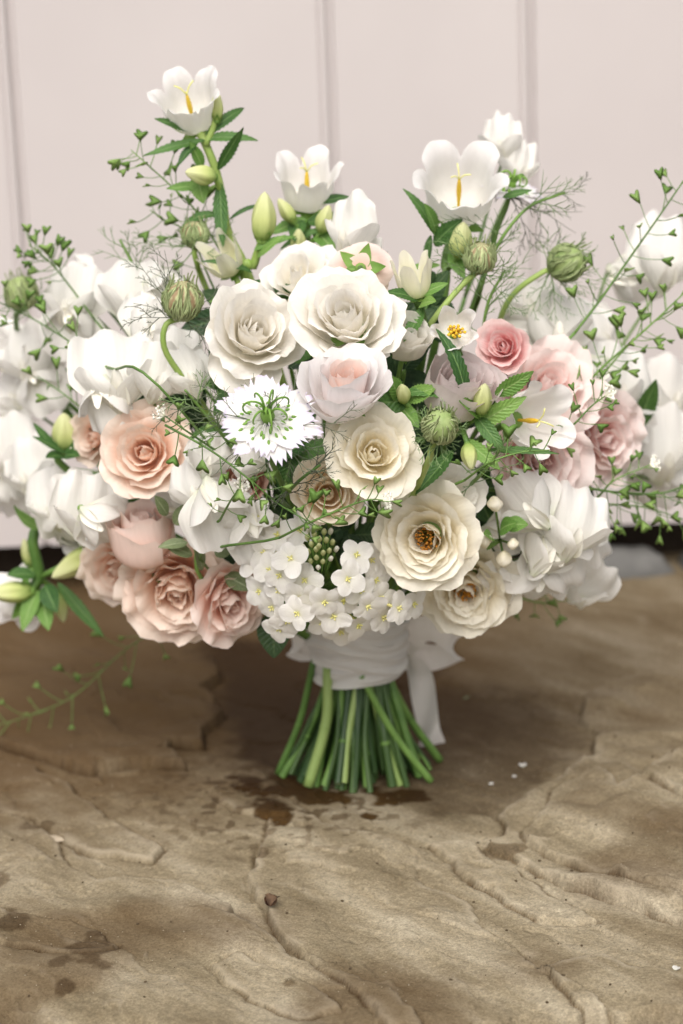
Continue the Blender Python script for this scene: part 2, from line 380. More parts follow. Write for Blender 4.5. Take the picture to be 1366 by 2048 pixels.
def stone_mat():
    m, nt, N, K = nodes('sandstone')
    tc = N('ShaderNodeTexCoord')
    at_ = N('ShaderNodeAttribute'); at_.attribute_name = 'wear_shade'       # r: damp + painted shade, g: worn edge + painted highlight, b: rusty + painted shade
    sp = N('ShaderNodeSeparateColor'); K(at_.outputs['Color'], sp.inputs[0])
    def noise(sc, det, rough=0.6):
        n = N('ShaderNodeTexNoise'); n.inputs['Scale'].default_value = sc; n.inputs['Detail'].default_value = det; n.inputs['Roughness'].default_value = rough
        K(tc.outputs['Object'], n.inputs['Vector']); return n
    mp = N('ShaderNodeMapping'); mp.vector_type = 'TEXTURE'; mp.inputs['Rotation'].default_value = (0, 0, math.radians(-50)); mp.inputs['Scale'].default_value = (1 / 6, 1 / 20, 1 / 8); K(tc.outputs['Object'], mp.inputs[0])
    n1 = N('ShaderNodeTexNoise'); n1.inputs['Scale'].default_value = 1; n1.inputs['Detail'].default_value = 7; n1.inputs['Roughness'].default_value = 0.62; K(mp.outputs[0], n1.inputs['Vector'])
    rp = ramp(nt, [(0.32, (.152, .118, .070)), (0.5, (.262, .216, .142)), (0.68, (.40, .348, .255))]); K(n1.outputs[0], rp.inputs[0])
    gr = noise(620, 3, 0.8)
    mg = N('ShaderNodeMapRange'); mg.inputs['From Min'].default_value = 0.25; mg.inputs['From Max'].default_value = 0.75; mg.inputs['To Min'].default_value = 0.55; mg.inputs['To Max'].default_value = 1.45; K(gr.outputs[0], mg.inputs[0])
    g2 = noise(240, 5, 0.75)
    mg2 = N('ShaderNodeMapRange'); mg2.inputs['From Min'].default_value = 0.3; mg2.inputs['From Max'].default_value = 0.7; mg2.inputs['To Min'].default_value = 0.74; mg2.inputs['To Max'].default_value = 1.22; K(g2.outputs[0], mg2.inputs[0])
    mu = N('ShaderNodeMath'); mu.operation = 'MULTIPLY'; K(mg.outputs[0], mu.inputs[0]); K(mg2.outputs[0], mu.inputs[1])
    sc = N('ShaderNodeVectorMath'); sc.operation = 'SCALE'; K(rp.outputs[0], sc.inputs[0]); K(mu.outputs[0], sc.inputs['Scale'])
    def mix(fac, A, B):
        x = N('ShaderNodeMix'); x.data_type = 'RGBA'; K(fac, x.inputs[0]); K(A, x.inputs[6])
        if isinstance(B, tuple): x.inputs[7].default_value = (*B, 1)
        else: K(B, x.inputs[7])
        return x.outputs[2]
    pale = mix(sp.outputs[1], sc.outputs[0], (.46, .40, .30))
    rust_shade = mix(sp.outputs[2], pale, (.085, .048, .019))  # rusty brown; also carries the shade painted over the rear slab
    wet_shade0 = N('ShaderNodeVectorMath'); wet_shade0.operation = 'MULTIPLY'; K(rust_shade, wet_shade0.inputs[0]); wet_shade0.inputs[1].default_value = (.22, .14, .06)  # damp darkening, deepened so it also stands for the bouquet's shade
    wet_shade = mix(sp.outputs[0], rust_shade, wet_shade0.outputs[0])
    b1 = N('ShaderNodeBump'); b1.inputs['Strength'].default_value = 0.6; b1.inputs['Distance'].default_value = 0.0012; K(g2.outputs[0], b1.inputs['Height'])
    b2 = N('ShaderNodeBump'); b2.inputs['Strength'].default_value = 0.7; b2.inputs['Distance'].default_value = 0.0009; K(gr.outputs[0], b2.inputs['Height']); K(b1.outputs[0], b2.inputs['Normal'])
    p = N('ShaderNodeBsdfPrincipled'); K(wet_shade, p.inputs['Base Color']); K(b2.outputs[0], p.inputs['Normal'])
    rr = N('ShaderNodeMapRange'); rr.inputs['To Min'].default_value = 0.88; rr.inputs['To Max'].default_value = 0.72; K(sp.outputs[0], rr.inputs[0]); K(rr.outputs[0], p.inputs['Roughness'])
    p.inputs['Specular IOR Level'].default_value = 0.12
    o = N('ShaderNodeOutputMaterial'); K(p.outputs[0], o.inputs[0])
    return m
STONE = stone_mat()
def plain(name, a, b, scale=80, rough=0.85):
    return green_mat(name, a, b, trans=0.0, rough=rough, scale=scale, spec=0.2)
DARKW = plain('dark_threshold', (.020, .013, .009), (.04, .028, .02))
GREYS = plain('grey_stone', (.08, .08, .078), (.19, .185, .175), scale=30)
SOIL = plain('soil', (.10, .075, .045), (.20, .155, .10), scale=120)
GRAV = plain('gravel_stone', (.22, .18, .13), (.42, .38, .32), scale=60)
HUSK = plain('husk_brown', (.03, .013, .008), (.16, .08, .04), scale=300)
HUSKP = plain('husk_pale', (.05, .03, .02), (.16, .10, .06), scale=300)

# ------------------------------------------------------------------ things and parts
def tag(o, label, cat, group=None, kind=None):
    if label: o['label'] = label
    if cat: o['category'] = cat
    if group: o['group'] = group
    if kind: o['kind'] = kind
    return o
class Thing:
    def __init__(s, name, label, cat, loc, group=None):
        s.o = bpy.data.objects.new(name, None)
        s.o.empty_display_size = 0.02
        COL.objects.link(s.o)
        s.loc = np.asarray(loc, float)
        s.o.location = s.loc.tolist()
        tag(s.o, label, cat, group)
    def part(s, name, geo, mat, parent=None, smooth_=True, kind=None, label=None):
        m = geo.mesh(name, off=s.loc, smooth_=smooth_)
        m.materials.append(mat)
        return s._link(name, m, parent, None, kind, label)
    def shared(s, name, mesh, M, pos, parent=None, scale=1.0):
        T = Matrix.Translation(Vector(np.asarray(pos) - s.loc)) @ Matrix((np.asarray(M) * scale).tolist()).to_4x4()
        return s._link(name, mesh, parent, T, None, None)
    def _link(s, name, mesh, parent, T, kind, label):
        o = bpy.data.objects.new(name, mesh)
        COL.objects.link(o)
        o.parent = parent or s.o
        if T is not None:
            o.matrix_local = (parent.matrix_local.inverted() @ T) if parent is not None else T
        if kind: o['kind'] = kind
        if label: o['label'] = label
        return o
def solo(name, geo, mat, label, cat, group=None, kind=None, smooth_=True):
    V = np.concatenate(geo.v); c = V.mean(0); c[2] = V[:, 2].min()
    m = geo.mesh(name, off=c, smooth_=smooth_); m.materials.append(mat)
    o = bpy.data.objects.new(name, m); COL.objects.link(o); o.location = c.tolist()
    return tag(o, label, cat, group, kind)

# ------------------------------------------------------------------ the setting
Y_WALL = on_ground(683, 1172)[1]
def wall_x(u, v): return at(u, v, Y_WALL)[0]
Z_DOOR = at(650, 1071, Y_WALL)[2]
ORIGIN = on_ground(712, 1535)

def in_poly(px, py, poly):
    inside = np.zeros(px.shape, bool); n = len(poly)
    for i in range(n):
        x1, y1 = poly[i]; x2, y2 = poly[(i + 1) % n]
        if y1 == y2: continue
        c = ((y1 > py) != (y2 > py)) & (px < (x2 - x1) * (py - y1) / (y2 - y1) + x1)
        inside ^= c
    return inside
def poly_dist(px, py, poly, closed=True):
    d = np.full(px.shape, 1e9); n = len(poly)
    for i in range(n if closed else n - 1):
        ax, ay = poly[i]; bx, by = poly[(i + 1) % n]
        vx, vy = bx - ax, by - ay
        t = np.clip(((px - ax) * vx + (py - ay) * vy) / (vx * vx + vy * vy + 1e-15), 0, 1)
        d = np.minimum(d, np.hypot(px - ax - t * vx, py - ay - t * vy))
    return d
def G(pts): return [tuple(on_ground(u, v)[:2]) for u, v in pts]
# flakes of stone: outline (found on the photograph, turned to slab coordinates), height, edge width
FLAKES = [
    (G([(1700, 2000), (1366, 1868), (1250, 1815), (1150, 1790), (1080, 1760), (1010, 1722), (975, 1702), (1006, 1688), (1000, 1642), (1060, 1602), (1130, 1562), (1190, 1520), (1196, 1496), (1166, 1450), (1176, 1410), (1210, 1380), (1300, 1370), (1700, 1420)]), .0085, .0022),
    (G([(1700, 1930), (1366, 1815), (1260, 1790), (1200, 1770), (1120, 1740), (1060, 1705), (1040, 1680), (1090, 1650), (1110, 1600), (1190, 1560), (1240, 1600), (1300, 1580), (1366, 1540), (1700, 1500)]), .0035, .0018),
    (G([(1700, 1720), (1366, 1640), (1320, 1610), (1290, 1590), (1310, 1560), (1366, 1535), (1700, 1480)]), .004, .002),
    (G([(-400, 1640), (0, 1636), (60, 1660), (110, 1690), (140, 1740), (200, 1768), (265, 1760), (350, 1772), (420, 1808), (470, 1832), (462, 1850), (560, 1890), (590, 1925), (650, 1950), (720, 1975), (800, 2020), (860, 2100), (800, 2300), (-400, 2300)]), .0055, .0018),
    (G([(-400, 1500), (0, 1530), (140, 1575), (210, 1640), (320, 1700), (300, 1730), (150, 1700), (60, 1640), (-400, 1600)]), .0025, .003),
    (G([(540, 1640), (620, 1645), (700, 1680), (800, 1705), (838, 1722), (826, 1762), (880, 1790), (945, 1822), (968, 1870), (1010, 1892), (1060, 1935), (1120, 1975), (1200, 2012), (1300, 2100), (900, 2200), (700, 1990), (560, 1880), (500, 1760)]), .0045, .0018),
    (G([(-500, 1360), (0, 1330), (250, 1300), (430, 1320), (442, 1370), (410, 1390), (450, 1440), (400, 1478), (412, 1502), (330, 1500), (372, 1545), (300, 1540), (180, 1560), (0, 1500), (-500, 1500)]), .0065, .0025),
    (G([(-400, 1850), (0, 1850), (90, 1860), (180, 1876), (232, 1912), (170, 1935), (60, 1915), (-400, 1930)]), .0022, .0022),
    (G([(420, 1600), (500, 1590), (560, 1600), (620, 1630), (570, 1650), (480, 1632)]), .002, .0022),
    (G([(680, 2040), (640, 1990), (560, 1960), (480, 1930), (420, 1955), (500, 2010), (600, 2060)]), .0018, .002),
    (G([(860, 1700), (940, 1690), (985, 1735), (1090, 1790), (1200, 1850), (1100, 1850), (960, 1780)]), .0022, .0022),
    (G([(1080, 1950), (1110, 1930), (1190, 1915), (1366, 1960), (1700, 2050), (1700, 2150), (1200, 2060)]), .003, .0018),
]
HOLLOWS = [  # sunk, smoothly worn places
    (G([(760, 1380), (900, 1370), (1100, 1400), (1160, 1450), (1180, 1510), (1000, 1640), (860, 1640), (800, 1560)]), .006),
    (G([(450, 1330), (640, 1320), (660, 1480), (560, 1560), (440, 1480)]), .005),
    (G([(530, 1740), (620, 1755), (640, 1785), (590, 1780)]), .0022),
]
FRONT = G([(-600, 1990), (-200, 2010), (0, 2026), (60, 2044), (110, 2070), (200, 2110), (520, 2120), (690, 2100), (880, 2080), (1010, 2050), (1040, 2036), (1110, 2048), (1220, 2030), (1366, 2026), (1700, 2010), (2200, 2000)])
WET = [(590, 1575, 95, 30), (545, 1625, 45, 26), (560, 1650, 26, 16), (500, 1575, 50, 16), (660, 1605, 50, 18), (735, 1640, 22, 10), (640, 1600, 60, 22), (800, 1590, 60, 20)]
STAIN = [(185, 1928, 62, 34), (130, 1945, 40, 18), (25, 1872, 40, 40), (130, 2002, 24, 14), (5, 1780, 26, 24), (575, 1983, 18, 9), (520, 1722, 26, 10), (70, 1665, 34, 10), (1010, 1715, 40, 12)]
def slab_fields(X, Y):
    wx = X + (fbm(X * 55, Y * 55, 4) - .5) * .022
    wy = Y + (fbm(X * 55 + 40, Y * 55 + 11, 4) - .5) * .022
    wx2 = wx + (fbm(X * 200, Y * 200, 3) - .5) * .0035
    wy2 = wy + (fbm(X * 200 + 7, Y * 200 + 3, 3) - .5) * .0035
    H = np.zeros_like(X); pale = np.zeros_like(X); foot_dark = np.zeros_like(X)
    for poly, h, e in FLAKES:
        h, e = h * .8, e * .30
        lo = np.array(poly).min(0) - .03; hi = np.array(poly).max(0) + .03
        mk = (X > lo[0]) & (X < hi[0]) & (Y > lo[1]) & (Y < hi[1])
        if not mk.any(): continue
        px, py = wx2[mk] * .45 + X[mk] * .55, wy2[mk] * .45 + Y[mk] * .55
        d = poly_dist(px, py, poly) * np.where(in_poly(px, py, poly), 1, -1)
        var = .55 + .9 * smooth(.3, .7, fbm(px * 22 + h * 900, py * 22, 2))
        H[mk] += h * var * smooth(-e, e, d) - .0018 * var * np.exp(-((d + e * 1.5 + .0008) / .0012) ** 2)
        foot_dark[mk] = np.maximum(foot_dark[mk], .8 * np.exp(-((d + e * 1.5 + .0004) / .0011) ** 2) * smooth(.35, .6, fbm(px * 50 + 9, py * 50, 3)))  # darker brown line along the foot of each ledge
        pale[mk] = np.maximum(pale[mk], smooth(-e, e, d) * (1 - smooth(e, .0075, d)) * (0.05 + .7 * smooth(.35, .75, fbm(px * 40, py * 40, 3))))  # pale rim: worn edge plus a lit-edge highlight put into the colour
    for poly, h in HOLLOWS:
        d = poly_dist(wx, wy, poly) * np.where(in_poly(wx, wy, poly), 1, -1)
        H -= h * .6 * smooth(-.02, .03, d)
    # thin bedding layers that run across the slab
    c, s = math.cos(math.radians(-48)), math.sin(math.radians(-48))
    A, B = wx * c + wy * s, -wx * s + wy * c
    lay = fbm(A * 4.0, B * 13.0, 5) * 6.0
    fr = lay - np.floor(lay)
    H += (np.floor(lay) + smooth(.0, .02, fr) - .9 * np.exp(-((fr - .97) / .03) ** 2) * smooth(.45, .6, fbm(X * 25 + 3, Y * 25, 3))) * .0011
    pale = np.maximum(pale, .4 * smooth(.0, .05, fr) * (1 - smooth(.05, .25, fr)) * smooth(.45, .7, fbm(X * 30, Y * 30, 3)))
    H += (fbm(X * 7, Y * 7, 3) - .5) * .004 + (fbm(X * 110, Y * 110, 5) - .5) * .0011
    return H, pale, foot_dark
def height_at(x, y):
    h, _, _ = slab_fields(np.array([[x]]), np.array([[y]]))
    return float(h[0, 0]) - H0
H0 = 0.0
H0 = height_at(ORIGIN[0], ORIGIN[1])

def build_slab():
    xs = np.concatenate([np.arange(-.9, -.29, .006), np.arange(-.29, .29, .00125), np.arange(.29, .9, .006)])
    y0 = min(p[1] for p in FRONT) - .012
    ys = np.concatenate([np.arange(y0, .12, .00125), np.arange(.12, Y_WALL + .06, .0025)])
    X, Y = np.meshgrid(xs, ys)
    H, pale, foot_dark = slab_fields(X, Y)
    H -= H0
    # broken front edge
    fx = np.array([p[0] for p in FRONT]); fy = np.array([p[1] for p in FRONT]); o = np.argsort(fx)
    front = np.interp(X, fx[o], fy[o]) + (fbm(X * 60, X * 0 + 3, 4) - .5) * .009
    dfr = Y - front
    H -= (1 - smooth(-.003, .003, dfr)) * .028 + (1 - smooth(0, .025, dfr)) * .002
    wet_shade = np.zeros_like(X); rust_shade = np.zeros_like(X)
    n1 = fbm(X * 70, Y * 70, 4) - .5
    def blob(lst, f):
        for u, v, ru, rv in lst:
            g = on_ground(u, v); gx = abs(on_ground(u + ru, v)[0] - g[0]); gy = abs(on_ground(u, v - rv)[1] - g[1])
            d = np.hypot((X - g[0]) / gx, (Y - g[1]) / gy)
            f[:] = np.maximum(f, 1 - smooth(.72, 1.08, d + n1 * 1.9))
    blob(WET, wet_shade)
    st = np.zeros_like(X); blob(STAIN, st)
    wet_shade = np.maximum(np.maximum(wet_shade, st * .62), foot_dark)
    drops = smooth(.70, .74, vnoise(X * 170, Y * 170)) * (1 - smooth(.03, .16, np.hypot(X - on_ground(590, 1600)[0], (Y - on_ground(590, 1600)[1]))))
    wet_shade = np.maximum(wet_shade, drops * .7)
    for poly, amt in [(G([(740, 1380), (900, 1360), (1110, 1400), (1170, 1460), (1185, 1515), (1000, 1640), (860, 1650), (790, 1570)]), .55), (G([(380, 1290), (640, 1270), (900, 1280), (880, 1400), (800, 1520), (600, 1590), (470, 1540), (430, 1420)]), .75)]:  # damp hollow, then the bouquet's shade painted around and behind the stems
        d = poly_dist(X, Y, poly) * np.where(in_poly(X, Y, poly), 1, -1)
        wet_shade = np.maximum(wet_shade, amt * smooth(-.012, .022, d + n1 * .03))
    rust_shade = smooth(.50, .72, fbm(X * 9 + 5, Y * 9, 4)) * .55
    rust_shade = np.maximum(rust_shade, smooth(-.13, .14, Y + .30 * np.maximum(-X, 0) - .02 + n1 * .10) * (.9 - .45 * smooth(.02, .2, X)))  # rear slab: rusty brown, deepened to paint in the shade there
    zz = H
    n = X.size; ny, nx = X.shape
    V = np.stack([X, Y, zz], -1).reshape(-1, 3)
    i = np.arange(ny - 1)[:, None] * nx + np.arange(nx - 1)[None, :]
    F = np.stack([i, i + 1, i + nx + 1, i + nx], -1).reshape(-1, 4)
    m = bpy.data.meshes.new('stone_slab')
    m.vertices.add(n); m.vertices.foreach_set('co', V.ravel())
    m.loops.add(F.size); m.loops.foreach_set('vertex_index', F.ravel())
    m.polygons.add(len(F)); m.polygons.foreach_set('loop_start', np.arange(len(F)) * 4)
    m.polygons.foreach_set('use_smooth', np.ones(len(F), bool))
    m.update(calc_edges=True)
    c = m.color_attributes.new('wear_shade', 'FLOAT_COLOR', 'POINT')
    c.data.foreach_set('color', np.stack([wet_shade, np.clip(pale, 0, 1) * .75, rust_shade, np.ones_like(wet_shade)], -1).ravel())
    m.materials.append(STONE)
    o = bpy.data.objects.new('stone_slab_paving', m); COL.objects.link(o)
    tag(o, 'layered brown sandstone doorstep slab with flaking ridges and water stains', 'paving', kind='structure')
    return o
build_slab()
# soil and gravel below the slab's broken front edge
g = Geo(); Y_F = on_ground(683, 2060)[1]
gx, gy = np.meshgrid(np.linspace(-3, 3, 60), np.linspace(Y_F - 2.2, Y_F + .12, 40))
g.grid(np.stack([gx, gy, -.024 + (fbm(gx * 9, gy * 9) - .5) * .008], -1))
solo('soil_ground', g, SOIL, 'bare soil along the broken edge of the slab', 'ground', kind='structure')
def pebble(r, seed):
    q = random.Random(seed); s = Geo(); s.ball((0, 0, 0), (r, r * q.uniform(.6, .9), r * q.uniform(.45, .7)), nu=8, nv=6)
    s.v[0] = s.v[0] * (1 + (np.random.RandomState(seed).rand(*s.v[0].shape) - .5) * .3); return s
rg = random.Random(4)
gr = Geo()
for k in range(260):
    u = rg.uniform(1000, 1400) if k % 4 else rg.uniform(-30, 110)
    p = on_ground(u, rg.uniform(2020, 2075) if u > 500 else rg.uniform(2030, 2080), -.02); pb = pebble(rg.uniform(.0012, .0042), k)
    gr.add(pb.v[0] + p + (0, 0, .001), pb.f, pb.uv[0])
solo('gravel', gr, GRAV, 'loose gravel lying on the soil at the slab edge', 'gravel', kind='stuff')

# plank door
door = Thing('plank_door', 'white painted door of wide vertical boards behind the bouquet', 'door', (0, Y_WALL, Z_DOOR))
GRO = [wall_x(-640, 200), wall_x(30, 200), wall_x(664, 200), wall_x(1063.5, 200), wall_x(1710, 200)]
GW, BW = .0056, .0062
for k in range(4):
    x0, x1 = GRO[k] + GW / 2, GRO[k + 1] - GW / 2
    # section: arris, flat face, quirk, bead, return into the groove
    sec = [(x0, .022), (x0, .0022), (x0 + .0012, .0004), (x0 + .002, 0)]
    sec += [(x, 0) for x in np.linspace(x0 + .02, x1 - BW - .02, 6)]
    sec += [(x1 - BW - .0014, 0), (x1 - BW - .0006, .0012)]
    sec += [(x1 - BW / 2 - math.cos(a) * BW / 2, .0012 - math.sin(a) * .0026) for a in np.linspace(0, math.pi, 9)]
    sec += [(x1, .022)]
    P = np.zeros((14, len(sec), 3)); zs = np.linspace(Z_DOOR, 1.6, 14)
    for j in range(14):
        for i, (x, y) in enumerate(sec): P[j, i] = (x, Y_WALL + y + .0004 * math.sin(x * 21 + zs[j] * 5), zs[j])
    g = Geo(); g.grid(P)
    b = P[0]; back = b.copy(); back[:, 1] = Y_WALL + .03
    g.grid(np.stack([back, b]))
    door.part('board', g, PAINT, smooth_=False)
g = Geo(); P = np.array([[[GRO[0], Y_WALL + .0055, Z_DOOR], [GRO[-1], Y_WALL + .0055, Z_DOOR]], [[GRO[0], Y_WALL + .0055, 1.6], [GRO[-1], Y_WALL + .0055, 1.6]]])
g.grid(P); door.part('backing', g, PAINT, smooth_=False)
# dark threshold under the door
g = Geo(); yb = Y_WALL + .055
P = np.array([[[-1, yb, -.03], [1, yb, -.03]], [[-1, yb, Z_DOOR + .03], [1, yb, Z_DOOR + .03]]]); g.grid(P)
P = np.array([[[-1, yb + .02, Z_DOOR + .012], [1, yb + .02, Z_DOOR + .012]], [[-1, Y_WALL + .028, Z_DOOR + .012], [1, Y_WALL + .028, Z_DOOR + .012]]]); g.grid(P)
solo('threshold', g, DARKW, 'dark recess of the threshold under the door', 'threshold', kind='structure', smooth_=False)
def lump(u0, v0, u1, v1, Y, depth, seed):
    a, b = at(u0, v1, Y), at(u1, v0, Y); c = (a + b) / 2; r = (b - a) / 2
    g = Geo(); g.ball((0, 0, 0), (1, 1, 1), nu=40, nv=24)
    V = g.v[0]; V = np.sign(V) * np.abs(V) ** .72
    n = fbm(V[:, 0] * 2 + seed, V[:, 2] * 2 + V[:, 1], 4) - .5
    V = V * (1 + n[:, None] * .35) * np.array([r[0], depth, r[2]]) + c
    g.v[0] = V; return g
solo('stone_block', lump(1130, 1096, 1352, 1260, Y_WALL + .012, .03, 3), GREYS, 'rounded pale grey stone block under the door', 'stone')
solo('stone_block', lump(1358, 1085, 1500, 1250, Y_WALL + .02, .03, 8), GREYS, 'blue-grey stone cut off by the picture edge under the door', 'stone')

# ------------------------------------------------------------------ bouquet
BIND = at(715, 1290, ORIGIN[1] + .002)
def stem_pts(head, back, rng, spread=.016, n=18):
    """from the neck of a flower down into the ribbon"""
    a = rng.uniform(0, 6.28); rr = spread * math.sqrt(rng.random())
    b = BIND + np.array([rr * math.cos(a), rr * math.sin(a), rng.uniform(-.01, .01)])
    t = nrm(back); d = np.linalg.norm(head - b)
    p1 = head + t * d * .28; p2 = b + np.array([(head[0] - b[0]) * .25, (head[1] - b[1]) * .25, d * .3])
    ts = np.linspace(0, 1, n)[:, None]
    return (1 - ts) ** 3 * head + 3 * (1 - ts) ** 2 * ts * p1 + 3 * (1 - ts) * ts ** 2 * p2 + ts ** 3 * b
def add_stem(T, head, back, rng, r=.0016, mat=None):
    g = Geo(); p = stem_pts(head, back, rng); g.tube(p, np.linspace(r, r * 1.25, len(p)))
    return T.part('stem', g, mat or STEM)
def sepals(T, base, Mx, L, n=5, phi=100, mat=None, parent=None, W=.28, rng=None, name='sepal'):
    for k in range(n):
        P = pgrid(L, L * W, [(0, 80), (.3, phi - 15), (1, phi + 15)], lance(.3), fold=-.25, nu=5, nv=7, tip=0)
        P = P @ rotz(k * 2 * math.pi / n + .3).T @ Mx.T + base
        g = Geo(); g.grid(P); T.part(name, g, mat or SEPAL, parent=parent)

def rose(label, u, v, rpx, face, yo, mat, n=21, open_=1.0, ruf=.03, center='bud', seed=0, sep=None, squash=1.0, tall=1.0, mat_in=None, stem_back=None):
    rng = random.Random(seed * 31 + 5)
    Y = dome(u, v) + yo; c = at(u, v, Y); R = rpx * px_m(Y); f = nrm(face)
    Mx = frame_z(f, rng.uniform(0, 6.28))
    t0 = .16 if center == 'stamen' else 0.0
    prof_list = []
    skew = (rng.uniform(-.16, .16), rng.uniform(-.16, .16), rng.uniform(0, 6), rng.uniform(0, 6))
    for i in range(n):
        t = t0 + (1 - t0) * i / (n - 1)
        bl = .05 + .25 * t
        j = lambda s: rng.uniform(-s, s)
        ctrl = [(0, 62 + 30 * t), (bl, 60 + 30 * t), (bl + .18, 2 + 46 * open_ * t ** 1.3 + j(4)), (.66, -10 + 68 * open_ * t ** 1.2 + j(5)), (.86, -12 + 82 * open_ * t ** 1.1 + j(7)), (.95, -8 + 92 * open_ * t + j(9)), (1, 4 + 110 * open_ * t ** .8 + j(12))]
        L = (.80 + .42 * t) * (1 + j(.05))
        if i < 4 and center == 'bud':                      # the furled heart
            ctrl = [(0, 60), (.08 + .03 * i, 48), (.26, 4), (.6, -12 + 3 * i), (.85, -30 + 8 * i), (1, -36 + 12 * i)]; L = .74 + .03 * i
        prof_list.append((t, L, ctrl))
    out = max(curve_tab(L, c_)[1].max() for t, L, c_ in prof_list[-6:]) + .02
    S = R / out
    zmid = curve_tab(*prof_list[n // 2][1:])[2].max() * S * tall
    base = c - f * zmid * .62
    T = Thing('rose', label, 'rose', BIND)
    for i, (t, L, ctrl) in enumerate(prof_list):
        tt, r, z, ph = curve_tab(L, ctrl)
        nu, nv = 17, 14
        a = np.linspace(-1, 1, nu)[None, :]; b = np.linspace(0, 1, nv)[:, None]
        ph0, ph1, ph2 = [rng.uniform(0, 6.28) for _ in range(3)]
        notch = rng.uniform(0, .10) * t
        edge = 1 - rng.uniform(.15, .26) * np.abs(a) ** 3.2 - notch * np.exp(-((a - rng.uniform(-.2, .2)) / .18) ** 2) + .025 * np.sin(7 * a + ph0) + .018 * np.sin(17 * a + ph2)
        s = b * edge
        W = (.44 + .42 * t) * rng.uniform(.9, 1.12)
        w = W * (.34 + .66 * np.sin(np.clip(s / .62, 0, 1) * math.pi / 2))
        rr = np.interp(s, tt, r); zz = np.interp(s, tt, z); pp = np.interp(s, tt, ph)
        half = np.clip(w / np.maximum(rr + .04, .16), 0, 1.75)
        psi = i * 2.39996 + rng.uniform(-.25, .25) + a * half
        asym = rng.uniform(-.5, .5)
        off = -.030 * a * a * b * (1 + asym * a) - .02 * t * b + ruf * t ** .7 * b ** 2 * (np.sin(2.6 * math.pi * a + ph0) * 1.0 + .6 * np.sin(4.7 * a + 6 * b + ph1) + .8 * np.abs(a) ** 1.5 * np.sin(9 * a + ph2) + .55 * b ** 3 * np.sin(15 * a + ph1))
        off = off + .012 * np.sin(3 * a + ph1) * b
        rr2 = np.maximum(rr - np.cos(pp) * off + .03 * np.sin(2 * psi + skew[2]) * rr, .004); zz2 = (zz + np.sin(pp) * off) * tall
        P = np.stack([rr2 * np.cos(psi) * S, rr2 * np.sin(psi) * S * squash, zz2 * S], -1)
        ax = i * 2.39996; tl = rng.uniform(-.16, .13) * (.35 + t)          # each petal leans a little in or out on its own
        rad = P[..., 0] * math.cos(ax) + P[..., 1] * math.sin(ax)
        P[..., 0] += P[..., 2] * math.cos(ax) * tl; P[..., 1] += P[..., 2] * math.sin(ax) * tl; P[..., 2] -= rad * tl * .8
        hh = np.clip(P[..., 2] / R, 0, 1.2)
        P[..., 0] += skew[0] * R * hh ** 1.5; P[..., 1] += skew[1] * R * hh ** 1.5
        P[..., 2] += R * (.07 * np.sin(P[..., 0] / R * 2.4 + skew[2]) + .05 * np.sin(P[..., 1] / R * 3.1 + skew[3]))
        P = P @ Mx.T + base
        g = Geo(); g.grid(P)
        T.part('petal', g, (mat_in if (mat_in and t < .5) else mat))
    if center == 'stamen':
        g = Geo(); Rs = R * .21
        for k in range(70):
            a = rng.uniform(0, 6.28); q = math.sqrt(rng.random()) * Rs; h = zmid * rng.uniform(.52, .68)
            p0 = np.array([q * .4 * math.cos(a), q * .4 * math.sin(a), zmid * .15]); p1 = np.array([q * math.cos(a), q * math.sin(a), h])
            g.tube(np.stack([p0, (p0 + p1) / 2, p1]) @ Mx.T + base, .00022, 4, False)
            g.ball(base + Mx @ p1, (.0009, .0007, .0006), M=frame_z((rng.random() - .5, rng.random() - .5, .6)), nu=6, nv=5)
        T.part('stamens', g, ORA, kind='stuff')
    g = Geo(); g.ball(base - f * R * .05, (R * .16, R * .16, R * .15), M=Mx); T.part('hip', g, SEPAL)
    if sep: sepals(T, base - f * R * .02, Mx, R * sep, phi=115)
    else: sepals(T, base + f * R * .01, Mx, R * .5, phi=108)
    add_stem(T, base - f * R * .12, -f + np.array([0, .15, -.3]), rng)
    return T

F0 = (0, -.95, .3)
rose('ivory rose with swirled cup directly below the pink rose with star-shaped sepals', 700, 628, 128, (.05, -.74, .67), -.005, IVORY, n=23, open_=.92, ruf=.045, seed=1, tall=.95)
rose('ivory rose half turned aside just above the white fringed flower with curled styles', 512, 668, 128, (.30, -.84, .45), .0, IVORY, n=21, open_=.92, ruf=.045, seed=2)
rose('pale cream rose with folded egg-shaped heart, above the small apricot cream rose', 745, 908, 121, (-.05, -.93, .36), .0, CREAM, n=18, open_=.98, ruf=.045, seed=13)
rose('open cream rose with orange stamens, larger of the two showing stamens', 855, 1078, 124, (-.12, -.97, .16), -.008, CREAM, n=21, open_=1.0, ruf=.055, center='stamen', seed=4)
rose('open cream rose with orange stamens hanging over the grey ribbon loop', 930, 1180, 118, (-.16, -.97, -.12), .012, CREAM, n=20, open_=.95, ruf=.055, center='stamen', seed=5)
rose('white rose with loose flat petals behind the two ivory roses', 590, 552, 100, (-.25, -.55, .8), .045, IVORY, n=15, open_=1.05, ruf=.03, seed=6)
rose('small apricot cream rose half hidden behind heart-shaped pods', 658, 990, 84, (.1, -.95, .22), .012, APRI, n=18, open_=.7, ruf=.02, seed=7)
rose('white rose peeking out behind the larger cream rose with orange stamens', 908, 985, 78, (.35, -.85, .5), .028, IVORY, n=13, open_=.8, ruf=.03, seed=8)
rose('narrow white rose bud beside the long bare lime stalk', 818, 668, 62, (.2, -.6, .8), .025, IVORY, n=12, open_=.35, ruf=.025, seed=9, tall=1.3)
rose('pale lilac-white globe rose between the fringed flower and the ivory roses', 688, 768, 102, (.0, -.55, .83), -.008, LILAC, n=18, open_=.5, ruf=.02, seed=10, mat_in=PEACHP)
